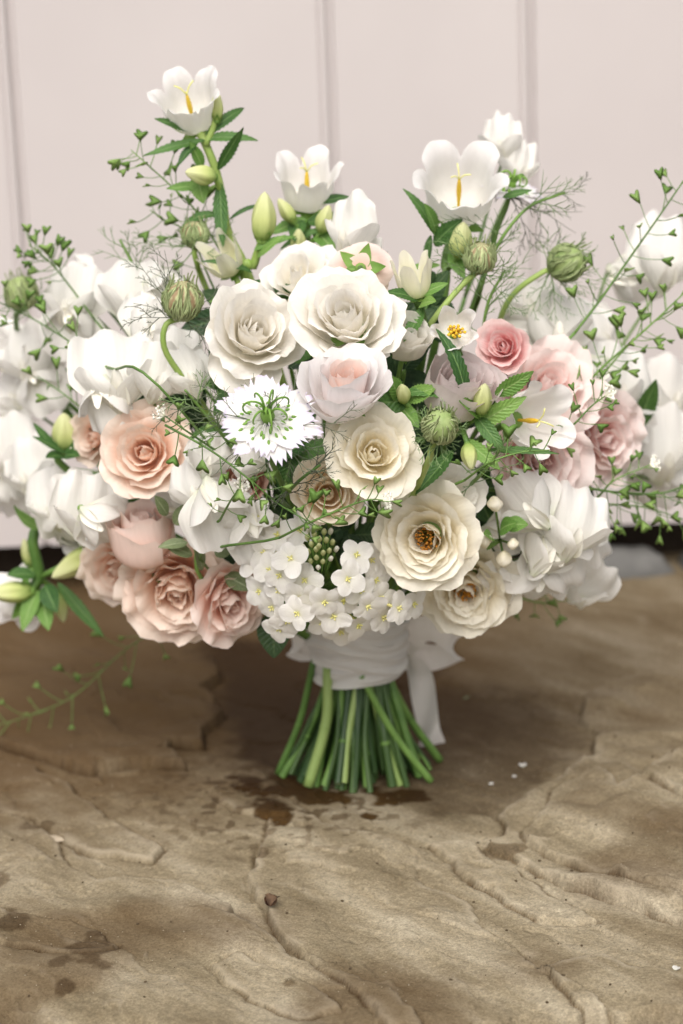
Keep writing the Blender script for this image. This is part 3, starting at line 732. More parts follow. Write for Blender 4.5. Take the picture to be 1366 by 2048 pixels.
rose('pale mauve cupped rose behind the arching serrated leaves', 918, 765, 92, (.15, -.5, .85), .02, MAUVE, n=15, open_=.25, ruf=.02, seed=11)
rose('small deep pink rose beside the white star-shaped bellflower', 1008, 690, 62, (-.15, -.85, .5), .02, DPINK, n=18, open_=.75, ruf=.03, seed=12)
rose('pale pink ruffled rose above the sideways white bellflower', 1098, 765, 122, (.2, -.75, .65), .02, PINK, n=18, open_=.9, ruf=.075, seed=14)
rose('pale pink rose mostly covered by the sideways white bellflower', 1080, 915, 132, (.15, -.95, .1), .012, PINK, n=20, open_=.95, ruf=.075, seed=15)
rose('pink ruffled rose outermost beside the soft white sweet peas', 1216, 880, 112, (.45, -.85, .1), .0, PINK, n=18, open_=.9, ruf=.08, seed=16)
rose('pink rose seen from behind with star-shaped green sepals', 722, 548, 72, (.02, .62, -.35), .022, PEACHP, n=12, open_=.8, ruf=.03, seed=17, sep=.75)
rose('peach rose with folded heart under the hanging white sweet pea', 292, 905, 112, (-.02, -.93, .32), -.01, PEACH, n=21, open_=.95, ruf=.04, seed=18)
rose('peach rose mostly hidden behind the hanging white sweet pea', 182, 872, 70, (-.5, -.8, .2), .02, PEACH, n=15, open_=.8, ruf=.04, seed=19)
rose('pink-peach globe rose bud above the ruffled peach rose', 290, 1055, 72, (.05, -.35, .93), -.01, PEACHP, n=13, open_=.18, ruf=.02, seed=20, tall=1.1)
rose('peach ruffled rose tucked under the white sweet peas at the bouquet rim', 234, 1136, 96, (-.35, -.9, -.1), .01, PEACH, n=16, open_=.9, ruf=.08, seed=21)
rose('largest ruffled peach rose low on the bouquet rim', 348, 1182, 138, (-.12, -.95, -.08), -.01, PEACH, n=23, open_=.98, ruf=.085, seed=22)
rose('peach-pink rose in profile next to the dark green leaf', 462, 1206, 104, (.42, -.85, -.22), -.002, PEACHP, n=18, open_=.85, ruf=.08, seed=23)
rose('dusky red-brown rose sunk behind tiny white flower buds', 488, 960, 56, (-.1, -.95, .3), .035, DUSKY, n=13, open_=.7, ruf=.03, seed=24)

# ---- bellflowers
def leaf(T, p0, d, L, W, bend, mat, roll=0.0, ser=0.0, name='leaf', parent=None, nv=16, fold=.18):
    """lance-shaped leaf leaving p0 along d; bend in degrees along its length"""
    d = nrm(d)
    ctrl = [(0, 0), (1, bend)]
    ph = lambda b: lance(.42)(b) * (1 + ser * (np.mod(b * 11, 1.0) - .4))
    P = pgrid(L, W, ctrl, ph, fold=fold, ruf=.012, nu=7, nv=nv if not ser else 34, tip=0, ph0=L * 500)
    up = nrm((0, -.78, .62))
    if abs(np.dot(d, up)) > .95: up = np.array([0, 0, 1.0])
    x = nrm(np.cross(d, up)); y = np.cross(x, d) * -1
    c, s = math.cos(roll), math.sin(roll)
    Mx = np.stack([x * c + y * s, -x * s + y * c, d], 1)
    g = Geo(); g.grid(P @ Mx.T + p0)
    return T.part(name, g, mat, parent=parent)
def bell(T, u, v, Y, wpx, face, mat=BELLW, lobes=.34, flare=72, tall=1.15, seed=0, stig=True, point=1.0, calyx=True, curl=8):
    """u, v: centre of the mouth; wpx: mouth width in photograph pixels"""
    rng = random.Random(seed + 99)
    f = nrm(face); Mx = frame_z(f, rng.uniform(0, 6.28)); D = wpx * px_m(Y)
    ctrl = [(0, 92), (.16, 84), (.32, 34), (.55, 6), (.74, 14), (.88, flare * .75), (1, flare + curl)]
    t, r, z, ph = curve_tab(1.0, ctrl)
    S = D * .5 / r[-1] if flare > 30 else D * .5 / r.max()
    nu, nv = 70, 22
    th = np.linspace(0, 2 * math.pi, nu, endpoint=False)[None, :]; b = np.linspace(0, 1, nv)[:, None]
    lob = np.abs(np.cos(2.5 * th)) ** (.62 * point)
    edge = 1 - lobes * (1 - lob)
    s = b * edge
    rr = np.interp(s, t, r); zz = np.interp(s, t, z); pp = np.interp(s, t, ph)
    rib = 1 + .05 * np.cos(5 * th) * np.sin(np.clip(b, 0, 1) * math.pi) + .02 * b * np.sin(3 * th + seed)
    off = b ** 3 * (.020 * np.sin(13 * th + seed) + .018 * np.sin(7 * th + seed * 2))
    rr2 = rr * rib - np.cos(pp) * off; zz2 = (zz + np.sin(pp) * off) * tall
    P = np.stack([rr2 * np.cos(th) * S, rr2 * np.sin(th) * S, zz2 * S], -1) @ Mx.T
    base = at(u, v, Y) - f * z[-1] * S * tall * .92
    g = Geo(); g.grid(P + base, close=True)
    B = T.part('bell', g, mat)
    H = z[-1] * S * tall
    if stig:
        k = nrm(f + np.array([rng.uniform(-.12, .12), 0, rng.uniform(-.05, .05)]))
        g = Geo(); pts = [base + f * H * .06, base + k * H * .45, base + k * H * .82]
        g.tube(catmull(pts, 9), np.array([1.0, 1.1, 1.2, 1.5, 1.9, 2.1, 1.9, 1.5, .9]) * .00085, 7); T.part('stigma', g, YEL, parent=B)
        g = Geo(); e = base + k * H * .80
        for q in range(3):
            d = Mx @ np.array([math.cos(q * 2.1), math.sin(q * 2.1), .7])
            g.tube(catmull([e, e + d * .003 + f * .003, e + d * .0075 + f * .002], 5), .0005, 5)
        T.part('stigma_lobes', g, YPALE, parent=B)
    if calyx:
        for q in range(5):
            Pq = pgrid(D * .34, D * .085, [(0, 100), (.45, 92), (.75, 70), (1, 80)], lance(.3), fold=-.2, nu=5, nv=8, tip=0)
            g = Geo(); g.grid(Pq @ rotz(q * 1.2566 + .6).T @ Mx.T + base - f * D * .03); T.part('sepal', g, SEPAL, parent=B)
        g = Geo(); g.ball(base - f * D * .03, (D * .12, D * .12, D * .09), M=Mx); T.part('calyx', g, SEPAL, parent=B)
    return B, base - f * D * .08
def bud(T, u, v, Y, hpx, axis, fat=.36, mat=BUD, calyx=True, name='bud', open_=0.0):
    f = nrm(axis); Mx = frame_z(f, u * .1); H = hpx * px_m(Y); c = at(u, v, Y); base = c - f * H / 2
    nu, nv = 30, 14
    th = np.linspace(0, 2 * math.pi, nu, endpoint=False)[None, :]; b = np.linspace(0, 1, nv)[:, None]
    r = H * fat * .5 * (np.sin(np.clip(b * .97 + .03, 0, 1) ** .8 * math.pi) ** .62 * (1 - .12 * b)) * (1 + .10 * np.cos(5 * th) * np.sin(b * math.pi))
    P = np.stack([r * np.cos(th + .35 * b), r * np.sin(th + .35 * b), b * H * np.ones_like(th)], -1)
    g = Geo(); g.grid(P @ Mx.T + base, close=True)
    B = T.part(name, g, mat)
    if calyx:
        for q in range(5):
            Pq = pgrid(H * .42, H * .10, [(0, 75), (.3, 30), (1, 28 + 25 * (q % 2))], lance(.3), fold=-.2, nu=5, nv=7, tip=0)
            g = Geo(); g.grid(Pq @ rotz(q * 1.2566).T @ Mx.T + base - f * H * .02); T.part('sepal', g, SEPAL, parent=B)
        g = Geo(); g.ball(base, (H * .13, H * .13, H * .09), M=Mx); T.part('calyx', g, SEPAL, parent=B)
    return base
def stalk(T, pts, r0, r1=None, mat=None, n=16, name='stem', sides=7):
    g = Geo(); P = catmull(pts, n); g.tube(P, np.linspace(r0, r1 or r0, n), sides)
    return T.part(name, g, mat or STEM)
def pxl(lst): return [at(u, v, Y) for u, v, Y in lst]
def tobind(rng=None):
    r = rng or random
    return BIND + np.array([r.uniform(-.014, .014), r.uniform(-.012, .012), r.uniform(-.008, .012)])
rg = random.Random(11)

# tall bellflower (top)
Y = .02
T = Thing('bellflower', 'tall white bellflower on its own leafy stem, topmost bloom of the bouquet', 'bellflower', BIND)
_, e = bell(T, 372, 182, Y, 150, (-.12, -.55, .83), seed=1, lobes=.30, flare=64)
stalk(T, [e] + pxl([(405, 275, Y + .004), (430, 335, Y + .005), (445, 400, Y + .01), (458, 470, Y + .01), (520, 620, Y + .01)]) + [tobind(rg)], .0026, .0034, LIMES, n=26)
stalk(T, pxl([(412, 290, Y), (428, 250, Y), (434, 205, Y)]), .0022, .0016, LIMES, n=8, name='side_stem')
bud(T, 434, 212, Y, 60, (.05, 0, 1), fat=.42)
b = bud(T, 400, 349, Y - .012, 66, (-.85, -.45, .25), fat=.6)
stalk(T, [b] + pxl([(440, 380, Y), (445, 400, Y + .008)]), .0018, .002, LIMES, n=7, name='side_stem')
P_ = at(405, 275, Y)
px = px_m(Y)
for (u, v, d, L, w, bend, roll, m) in [
    (410, 280, (-1, -.25, -.10), 125, 11, 14, .2, LEAF), (410, 278, (1, -.3, .18), 105, 12, 40, -.1, LEAF), (412, 270, (.95, .1, .75), 110, 11, 65, .3, LEAF),
    (395, 285, (-.6, -.7, -.35), 70, 12, 30, .5, LEAF), (385, 262, (-.9, -.2, .45), 78, 10, 20, 0, LEAF), (436, 340, (.5, -.3, .85), 110, 13, -10, .9, LEAF),
    (440, 365, (.0, -.45, -.9), 130, 16, 6, .4, LEAF), (400, 372, (-1, -.1, .02), 66, 11, 12, 0, LEAFL), (405, 335, (-.25, -.5, .85), 62, 12, 25, 0, LEAFL), (395, 345, (.1, -.4, -.9), 62, 20, 20, .4, LEAFL),
    (458, 440, (.75, -.2, .65), 90, 5, 90, 0, LEAF), (440, 430, (-.85, -.3, .2), 90, 11, 75, .3, LEAF)]:
    leaf(T, at(u, v, Y), d, L * px, w * px, bend, m, roll=roll, ser=.28)
# second bellflower
Y = .03
T = Thing('bellflower', 'white bellflower above the tall lime bud, broad and upright', 'bellflower', BIND)
_, e = bell(T, 614, 335, Y, 148, (.02, -.42, .90), seed=4, lobes=.34, flare=60)
stalk(T, [e] + pxl([(615, 470, Y + .01), (620, 600, Y + .01)]) + [tobind(rg)], .0024, .003, n=20)
for q in [(650, 437, 62, (.3, -.3, .9), .55), (572, 420, 58, (-.5, -.2, .85), .5), (597, 482, 58, (.05, -.4, .9), .55)]:
    b = bud(T, q[0], q[1], Y - .01, q[2], q[3], fat=q[4])
    stalk(T, [b, at(612, q[1] + 60, Y)], .0016, .0018, n=5, name='side_stem')
for (u, v, d, L, w, bend, roll, m) in [(615, 440, (-.9, -.3, -.1), 80, 16, 30, .2, LEAFL), (615, 445, (.9, -.4, .25), 85, 17, 40, 0, LEAF), (640, 405, (1, -.1, .3), 60, 10, 30, 0, LEAF), (600, 440, (-.2, -.8, -.3), 60, 18, 30, .2, LEAF), (560, 500, (.6, -.5, .6), 130, 7, 75, 0, LEAF), (630, 460, (.5, -.7, -.4), 70, 18, 20, 0, LEAFL)]:
    leaf(T, at(u, v, Y), d, L * px_m(Y), w * px_m(Y), bend, m, roll=roll, ser=.2)
# stem with tall lime bud and opening cream bud
Y = .0
T = Thing('bellflower', 'bellflower stem with tall lime bud over a half-open cream bell', 'bellflower', BIND)
b = bud(T, 527, 432, Y, 100, (.10, -.15, 1), fat=.50)
stalk(T, [b] + pxl([(508, 530, Y + .006), (500, 600, Y + .01)]) + [tobind(rg)], .0028, .0032, LIMES, n=18)
_, e = bell(T, 428, 492, Y - .006, 92, (-.45, -.45, .8), mat=BELLY, lobes=.52, flare=22, tall=1.2, seed=7, stig=False, point=1.5)
stalk(T, [e] + pxl([(485, 585, Y)]), .002, .0022, LIMES, n=6, name='side_stem')
for (u, v, d, L, w, bend, roll, m) in [(508, 500, (.9, -.2, .5), 90, 9, 50, 0, LEAFL), (505, 545, (-.7, -.4, .5), 110, 9, 45, .3, LEAF), (500, 575, (.8, -.5, .3), 110, 10, 60, 0, LEAF), (495, 590, (-.9, -.4, .2), 80, 12, 50, .2, LEAFL), (515, 515, (.6, -.5, .7), 80, 8, 30, 0, LEAFL)]:
    leaf(T, at(u, v, Y), d, L * px_m(Y), w * px_m(Y), bend, m, roll=roll, ser=.2)
# third: large bell
Y = -.005
T = Thing('bellflower', 'largest white bellflower with wavy rim above feathery foliage', 'bellflower', BIND)
_, e = bell(T, 922, 350, Y, 196, (.03, -.62, .78), seed=11, lobes=.26, flare=68)
stalk(T, [e] + pxl([(890, 520, Y + .012), (880, 640, Y + .01)]) + [tobind(rg)], .0026, .003, n=22)
b = bud(T, 922, 478, Y - .014, 76, (.15, -.3, .95), fat=.62)
stalk(T, [b, at(895, 540, Y + .008)], .0018, n=4, name='side_stem')
for (u, v, d, L, w, bend, roll, m) in [(870, 470, (-.3, -.3, .95), 115, 12, 50, .4, LEAF), (872, 470, (-.1, -.5, .8), 80, 17, 25, .8, LEAFL), (868, 490, (.4, -.6, .6), 90, 18, 30, .2, LEAF), (880, 530, (-1, -.4, .05), 78, 8, 10, 0, LEAFL), (862, 470, (-.2, -.3, -.9), 70, 14, 10, .9, LEAF), (900, 500, (.3, -.6, -.6), 70, 14, 20, .3, LEAFL), (1005, 395, (.9, -.2, .3), 60, 8, 20, 0, LEAF)]:
    leaf(T, at(u, v, Y), d, L * px_m(Y), w * px_m(Y), bend, m, roll=roll, ser=.25)
# fourth: sideways bell
Y = -.105
T = Thing('bellflower', 'white bellflower lying sideways across the pink roses', 'bellflower', BIND)
_, e = bell(T, 1088, 838, Y, 165, (.50, -.80, .20), seed=16, lobes=.30, flare=50, tall=1.05)
stalk(T, [e] + pxl([(960, 880, Y + .05), (880, 960, Y + .07)]) + [tobind(rg)], .0024, .003, n=18)
for (u, v, hp, ax, ft) in [(966, 797, 76, (.1, -.4, .95), .5), (806, 786, 54, (-.1, -.6, .8), .55), (939, 914, 56, (.1, -.5, -.85), .6)]:
    b = bud(T, u, v, Y - .022, hp, ax, fat=ft)
    stalk(T, [b] + pxl([((u + 900) / 2, 850, Y), (900, 880, Y + .01)]), .0018, n=7, name='side_stem')
for (u, v, d, L, w, bend, roll, m) in [
    (930, 800, (-.02, -.45, .95), 135, 15, 70, .6, LEAF), (905, 800, (-.6, -.5, .65), 105, 13, 110, .3, LEAF), (820, 800, (-1, -.5, .05), 100, 22, 10, -.5, LEAF),
    (905, 900, (-.55, -.65, -.5), 115, 17, -8, .4, LEAF), (800, 800, (-.25, -.5, .8), 58, 17, 10, .2, LEAFL), (812, 800, (.8, -.5, .5), 60, 16, 20, .2, LEAFL), (800, 812, (.5, -.8, -.4), 55, 15, 20, 0, LEAFL),
    (950, 850, (.75, -.4, .5), 100, 17, 25, .5, LEAFL), (960, 830, (-.35, -.7, .55), 70, 18, 20, 0, LEAFL), (930, 880, (.6, -.6, -.4), 80, 14, 20, .2, LEAFL), (950, 830, (.5, -.6, -.55), 80, 14, 30, .2, LEAF), (990, 790, (.8, -.3, .5), 76, 16, 15, .8, LEAFL), (900, 860, (-.3, -.9, .2), 60, 15, 30, 0, LEAF), (975, 900, (.9, -.4, .1), 120, 7, 30, .1, LEAF)]:
    leaf(T, at(u, v, Y - .012), d, L * 1.22 * px_m(Y), w * 1.12 * px_m(Y), bend, m, roll=roll, ser=.25)
# star bell
Y = dome(910, 655) - .012
T = Thing('bellflower', 'small white star-shaped bellflower with open yellow centre', 'bellflower', BIND)
B, e = bell(T, 910, 655, Y, 100, (.02, -.88, .47), seed=21, lobes=.50, flare=52, tall=.8, stig=False, point=1.3, curl=-15)
g = Geo(); q = random.Random(3)
for k in range(16):
    a = k * 2.4; c = at(910, 664, Y + .012)
    tip = c + np.array([math.cos(a) * .006 * (k / 16) ** .5, -.010 - .004 * q.random(), math.sin(a) * .004 * (k / 16) ** .5 + .003])
    g.tube(np.stack([c, (c + tip) / 2, tip]), .0006, 5); g.ball(tip, (.0011, .0011, .0011), nu=6, nv=5)
T.part('stamens', g, YEL, parent=B, kind='stuff')
stalk(T, [e, e + np.array([0, .03, -.05]), tobind(rg)], .0022, .0026, n=10)
# cream bud opening beside it
Y = dome(825, 550) - .004
T = Thing('bellflower', 'half-open cream-yellow bellflower bud standing beside the ivory rose', 'bellflower', BIND)
_, e = bell(T, 822, 520, Y, 84, (-.12, -.22, 1), mat=BELLY, lobes=.40, flare=14, tall=1.35, seed=26, stig=False, point=1.4)
stalk(T, [e] + pxl([(845, 640, Y + .02), (840, 740, Y + .04)]) + [tobind(rg)], .0026, .003, n=14)
for (u, v, d, L, w, bend, roll, m) in [(835, 600, (-.6, -.6, .5), 80, 14, 40, .2, LEAF), (840, 610, (.3, -.8, .4), 60, 15, 30, 0, LEAFL), (845, 615, (-.4, -.6, -.7), 95, 15, -20, .3, LEAF), (842, 590, (.8, -.3, .5), 60, 11, 30, 0, LEAFL)]:
    leaf(T, at(u, v, Y), d, L * px_m(Y), w * px_m(Y), bend, m, roll=roll, ser=.2)
# drooping spent bellflower at the lower rim
Y = .075
T = Thing('bellflower', 'drooping bellflower seen from behind against the dark gap under the door', 'bellflower', BIND)
_, e = bell(T, 42, 1195, Y, 150, (-.30, .80, -.2), seed=31, lobes=.42, flare=92, tall=.6, stig=False)
b1 = bud(T, 148, 1128, Y - .045, 108, (-.85, -.3, -.42), fat=.46, mat=BUD)
b2 = bud(T, 122, 1215, Y - .01, 64, (.15, -.3, -.95), fat=.5)
b3 = bud(T, 20, 1185, Y - .03, 90, (-1, -.25, .05), fat=.5)
b4 = bud(T, 55, 1105, Y - .01, 66, (-.15, -.2, .95), fat=.4)
stalk(T, [e] + pxl([(78, 1150, Y - .02), (66, 1075, Y - .02), (110, 1030, Y - .01), (260, 1060, Y - .02)]) + [tobind(rg)], .0042, .0034, STEM, n=22)
for b in (b1, b2, b3, b4): stalk(T, [b, at(78, 1155, Y - .02)], .0022, n=4, name='side_stem')
for (u, v, d, L, w, bend, roll, m) in [(115, 1165, (.62, -.3, -.72), 145, 13, 5, .3, LEAF), (90, 1170, (.3, -.8, -.4), 75, 20, 20, .2, LEAF), (75, 1180, (-.4, -.6, -.7), 90, 18, 25, .2, LEAFL), (160, 1085, (.9, -.5, -.3), 90, 24, 30, .3, LEAFL), (95, 1060, (.9, -.5, .1), 100, 10, 20, .2, LEAFL), (90, 1055, (-.85, -.5, .35), 115, 17, -60, .2, LEAFL), (70, 1150, (-.8, -.5, .3), 60, 18, 20, .4, LEAF), (150, 1110, (.5, -.6, -.6), 100, 13, 10, .2, LEAF), (85, 1200, (.2, -.8, -.6), 70, 17, 20, 0, LEAFL)]:
    leaf(T, at(u, v, Y - .025), d, L * px_m(Y), w * px_m(Y), bend, m, roll=roll, ser=.15)
# short lime bud at the left rim
Y = .035
T = Thing('bellflower_bud', 'short lime-green bellflower bud in spiky calyx amid white sweet peas', 'flower bud', BIND)
b = bud(T, 130, 862, Y, 80, (.0, -.15, 1), fat=.66)
stalk(T, [b] + pxl([(160, 960, Y + .01)]) + [tobind(rg)], .0024, .003, n=12)
for (u, v, d, L, w, bend, roll) in [(130, 905, (-.8, -.4, .7), 75, 9, 20, .2), (130, 905, (.8, -.4, .7), 66, 11, 20, .2), (130, 910, (.4, -.8, .3), 60, 14, 30, 0), (128, 912, (-.4, -.8, .3), 60, 14, 20, .2), (110, 900, (-.6, 0, .9), 70, 9, 10, 0), (160, 830, (.3, -.3, -.9), 80, 12, 10, .5)]:
    leaf(T, at(u, v, Y - .004), d, L * px_m(Y), w * px_m(Y), bend, LEAF, roll=roll, ser=.15)

# ---- sweet peas
def pea(T, u, v, Y, hpx, face, up, seed, mat=WHITE, wide=1.15):
    """one sweet pea blossom: banner, two wings, keel and calyx; (u, v) is the middle of the banner"""
    rng = random.Random(seed * 17 + 3)
    H = hpx * 1.0 * px_m(Y); Mx = frame_fu(face, up); c = at(u, v, Y)
    j = lambda s: rng.uniform(-s, s)
    o = c - Mx @ np.array([0, 0, H * .50])
    # banner: y of pgrid points away from the viewer
    P = pgrid(H * 1.08, H * .5 * wide, [(0, -15 + j(8)), (.3, 0), (.65, 12 + j(14)), (.88, 30 + j(20)), (1, 62 + j(35))], ovate(.25, .5, .9), cup=-.14 + j(.25), ruf=.095, rf=2.8 + j(.9), nu=21, nv=17, tip=.26, tpow=2.2, notch=.09, fold=-.10, ph0=rng.uniform(0, 6.28))
    g = Geo(); g.grid(P @ Mx.T + o)
    B = T.part('blossom', g, mat)
    for s in (-1, 1):
        P = pgrid(H * .78, H * .30, [(0, -38 + j(6)), (.4, -46 + j(8)), (1, -16 + j(25))], ovate(.22, .6, .85), cup=-.35, ruf=.05, rf=1.6, nu=11, nv=11, tip=.30, ph0=rng.uniform(0, 6.28))
        # wing faces sideways: turn about z, splay outwards
        P = P @ rotz(s * (1.02 + j(.2))).T
        P[..., 0] += s * H * .035; P[..., 1] -= H * .02
        P[..., 2] -= H * (.10 + .05 * rng.random()) * (P[..., 1] < 0)
        g = Geo(); g.grid(P @ Mx.T + o); T.part('wing', g, mat, parent=B)
    P = pgrid(H * .55, H * .13, [(0, -60), (.6, -42), (1, -8)], ovate(.4, .5, .6), cup=.9, nu=7, nv=9, tip=.25)
    g = Geo(); g.grid(P @ Mx.T + o); T.part('keel', g, CREAMB, parent=B)
    g = Geo(); g.ball(o + Mx @ np.array([0, H * .05, -H * .03]), (H * .075, H * .085, H * .08), M=Mx); T.part('calyx', g, SEPAL, parent=B)
    return o + Mx @ np.array([0, H * .10, -H * .06])
def sweet_pea(label, blooms, mat=WHITE, tendril=None):
    T = Thing('sweet_pea', label, 'sweet pea', BIND)
    r = random.Random(len(label) * 7 + int(blooms[0][0])); ends = []
    for k, (u, v, h, face, up, yo, *wd) in enumerate(blooms):
        ends.append(pea(T, u, v, dome(u, v) + yo, h, face, up, int(u + v), mat, *wd))
        if len(blooms) > 2 and not label.startswith('long'):                                # smaller blossoms tucked in behind
            a = r.uniform(0, 6.28); u2, v2 = u + 75 * math.cos(a), v + 20 + 45 * math.sin(a)
            ends.append(pea(T, u2, v2, dome(u2, v2) + yo + .022, h * r.uniform(.68, .85), np.array(face) + np.array([r.uniform(-.5, .5), 0, r.uniform(-.4, .4)]), (r.uniform(-1, 1), 0, r.uniform(-.6, 1)), int(u + v) + 1, mat))
    m = np.mean(ends, 0); b = tobind(r); node = m * .72 + b * .28 + np.array([0, .03, 0])
    for e in ends:
        stalk(T, [e, e * .6 + node * .4 + np.array([0, .012, -.002]), node], .0011, .0013, n=8, name='pedicel', sides=5)
    stalk(T, [node, (node + b) / 2 + np.array([0, .02, 0]), b], .0016, .0019, n=10)
    return T
sweet_pea('spray of white sweet peas around the heart-pod sprig, above the hanging blossom', [
    (148, 585, 130, (-.25, -.9, .2), (.05, 0, 1), .0), (262, 575, 128, (.05, -.9, .25), (.1, 0, 1), .005), (140, 665, 120, (-.15, -.9, .3), (-.2, 0, -1), .01), (300, 640, 110, (.35, -.85, .3), (.5, 0, .8), .01)])
sweet_pea('long white sweet pea hanging in folds over the peach rose', [
    (228, 730, 165, (.1, -.9, .35), (-.05, -.1, 1), -.04), (214, 830, 130, (-.25, -.85, .2), (.1, 0, -1), -.045, .72), (318, 738, 118, (.2, -.9, .2), (.3, 0, .9), .0), (372, 740, 100, (.1, -.9, .4), (-.3, 0, .9), .02)])
sweet_pea('crowded white sweet peas above the drooping bellflower', [
    (178, 1010, 140, (.2, -.95, .1), (.25, 0, 1), -.055), (205, 1050, 110, (.3, -.9, -.2), (.7, 0, -.7), -.06), (112, 992, 120, (-.15, -.95, .15), (-.1, 0, 1), -.01), (128, 1045, 100, (-.1, -.9, -.3), (0, 0, -1), -.012), (60, 928, 120, (-.3, -.9, .2), (-.3, 0, 1), .0)])
sweet_pea('hazy white sweet peas outermost against the door, below a fuzzy green pod', [
    (58, 700, 125, (-.3, -.9, .1), (-.3, 0, 1), .03), (88, 780, 105, (-.2, -.85, .3), (.5, 0, -.9), .035), (16, 888, 130, (-.4, -.9, .1), (-.2, 0, 1), .03), (15, 990, 110, (-.4, -.85, -.1), (0, 0, -1), .04)])
sweet_pea('white sweet peas between the peach roses and the small four-petalled florets', [
    (436, 1035, 138, (.05, -.93, .2), (.25, 0, -1), -.012), (392, 962, 112, (-.2, -.9, .3), (-.3, 0, 1), .0), (420, 905, 90, (.1, -.9, .3), (.3, 0, 1), .01), (512, 1075, 110, (.2, -.9, .0), (.4, 0, -1), .008)])
sweet_pea('big ruffled white sweet peas beside the open cream roses', [
    (1150, 1035, 150, (.15, -.95, .15), (.3, 0, 1), -.055), (1118, 1120, 150, (.1, -.9, -.2), (.35, 0, -1), -.045), (1065, 1165, 140, (.1, -.85, -.35), (-.1, 0, -1), -.02), (1050, 1000, 130, (-.3, -.85, .35), (-.7, 0, .8), -.005), (1180, 1100, 110, (.5, -.8, -.2), (.8, 0, -.6), .015)])
sweet_pea('soft white sweet peas behind the pink roses, under the green seed pods', [
    (1108, 640, 150, (.1, -.85, .4), (.1, 0, 1), .05), (1232, 752, 140, (.25, -.9, .2), (.3, 0, 1), .03), (1060, 600, 110, (-.2, -.8, .5), (-.3, 0, 1), .07), (1260, 840, 120, (.3, -.9, -.1), (.5, 0, -1), .03)])
sweet_pea('outermost hazy white sweet peas crossed by the long arching pod sprigs', [
    (1322, 882, 150, (.2, -.95, .1), (.1, 0, 1), .03), (1340, 770, 120, (.3, -.9, .2), (.3, 0, 1), .06), (1325, 965, 120, (.2, -.9, -.2), (.3, 0, -1), .045), (1330, 500, 140, (.2, -.9, .2), (.2, 0, 1), .06)])
sweet_pea('white sweet pea standing above the pink rose with star-shaped sepals', [
    (704, 445, 125, (-.35, -.8, .2), (.02, .1, 1), .03, .8), (742, 495, 76, (.4, -.9, .2), (.6, 0, 1), .05, .9)])
sweet_pea('pale white sweet pea behind the largest bellflower', [
    (1005, 270, 92, (-.2, -.9, .2), (.05, .1, 1), .06, .85), (1040, 320, 92, (.3, -.9, .1), (.3, 0, 1), .055, .8)])

# ---- love-in-a-mist: threads, pods, flowers
def threads(g, p, d, L, rng, depth=3, r=.00048, spread=.62, droop=0.0):
    n = 7
    pts = [np.array(p)]; dd = nrm(d); step = L / (n - 1)
    for k in range(n - 1):
        dd = nrm(dd + np.array([rng.uniform(-.12, .12), rng.uniform(-.12, .12), rng.uniform(-.12, .12) - droop]))
        pts.append(pts[-1] + dd * step)
    g.tube(np.array(pts), np.linspace(r, r * .35, n), 4, False)
    if depth > 0:
        for k in range(1, n - 1):
            if k >= 2 and rng.random() < (.85 if depth > 1 else .5):
                for s in (1 if k % 2 else -1,):
                    t = nrm(pts[k + 1] - pts[k]); a = nrm(np.cross(t, np.array([rng.uniform(-.5, .5), 1, rng.uniform(-.5, .5)]))) * s
                    threads(g, pts[k], t + a * spread, L * rng.uniform(.35, .62) * (1 - k / n * .45), rng, depth - 1, r * .75, spread, droop)
def mist_pod(label, u, v, Y, dpx, axis, stem, tmat, pm, nth=9, tlen=110, seed=0, tuft=True, smat=LIMES, dirs=None):
    rng = random.Random(seed + 400); f = nrm(axis); Mx = frame_z(f, rng.uniform(0, 6)); s = px_m(Y); D = dpx * s; c = at(u, v, Y)
    T = Thing('love_in_a_mist', label, 'seed pod', BIND)
    g = Geo(); g.ball(c, (D * .43, D * .43, D * .46), M=Mx, nu=36, nv=14, rib=.05, nrib=9); pod = T.part('pod', g, pm)
    g = Geo()                               # inner bracts hugging the pod, their tips standing up as a tuft
    for k in range(84):
        a = rng.uniform(0, 6.28); tw = rng.uniform(-.9, .9); top = rng.uniform(.45, .85); P = []
        for q in np.linspace(0, 1, 8):
            th = math.pi * (.98 - q * top); rr = D * (.44 + .07 * rng.random())
            P.append(c + Mx @ np.array([math.sin(th) * math.cos(a + tw * q) * rr, math.sin(th) * math.sin(a + tw * q) * rr, math.cos(th) * rr]))
        if tuft and k % 3 == 0: P.append(P[-1] + (f + np.array([rng.uniform(-.4, .4), rng.uniform(-.4, .4), rng.uniform(-.2, .3)])) * D * rng.uniform(.15, .32))
        g.tube(np.array(P), np.linspace(.0010, .0004, len(P)), 4, False)
    T.part('inner_bracts', g, THREADP, kind='stuff')
    g = Geo(); base = c - f * D * .5
    for k in range(nth):
        a = k * 6.283 / nth + rng.uniform(-.3, .3)
        d = Mx @ np.array([math.cos(a), math.sin(a), rng.uniform(-.2, .75)])
        threads(g, base, d, tlen * s * rng.uniform(.75, 1.15), rng, 2)
    for (du, dv, dy, L) in (dirs or []):
        threads(g, base, at(u + du, v + dv, Y + dy) - base, L * s, rng, 3)
    T.part('thread_leaves', g, tmat, kind='stuff')
    stalk(T, [base] + pxl(stem) + [tobind(rng)], .0018, .0022, smat, n=22)
    return T
Y = dome(365, 600) - .03
mist_pod('striped olive seed pod on a bent stalk over white sweet peas, dark spiky threads', 365, 600, Y, 84, (.1, -.35, .93), [(332, 650, Y), (330, 700, Y), (375, 770, Y + .01), (430, 850, Y + .03)], THREADD, PODM, nth=7, tlen=115, seed=1, dirs=[(-100, -80, -.02, 150), (-110, 30, -.03, 120), (130, 60, -.01, 160), (60, 90, -.02, 120), (-60, -150, 0, 140)])
Y = dome(960, 515) - .012
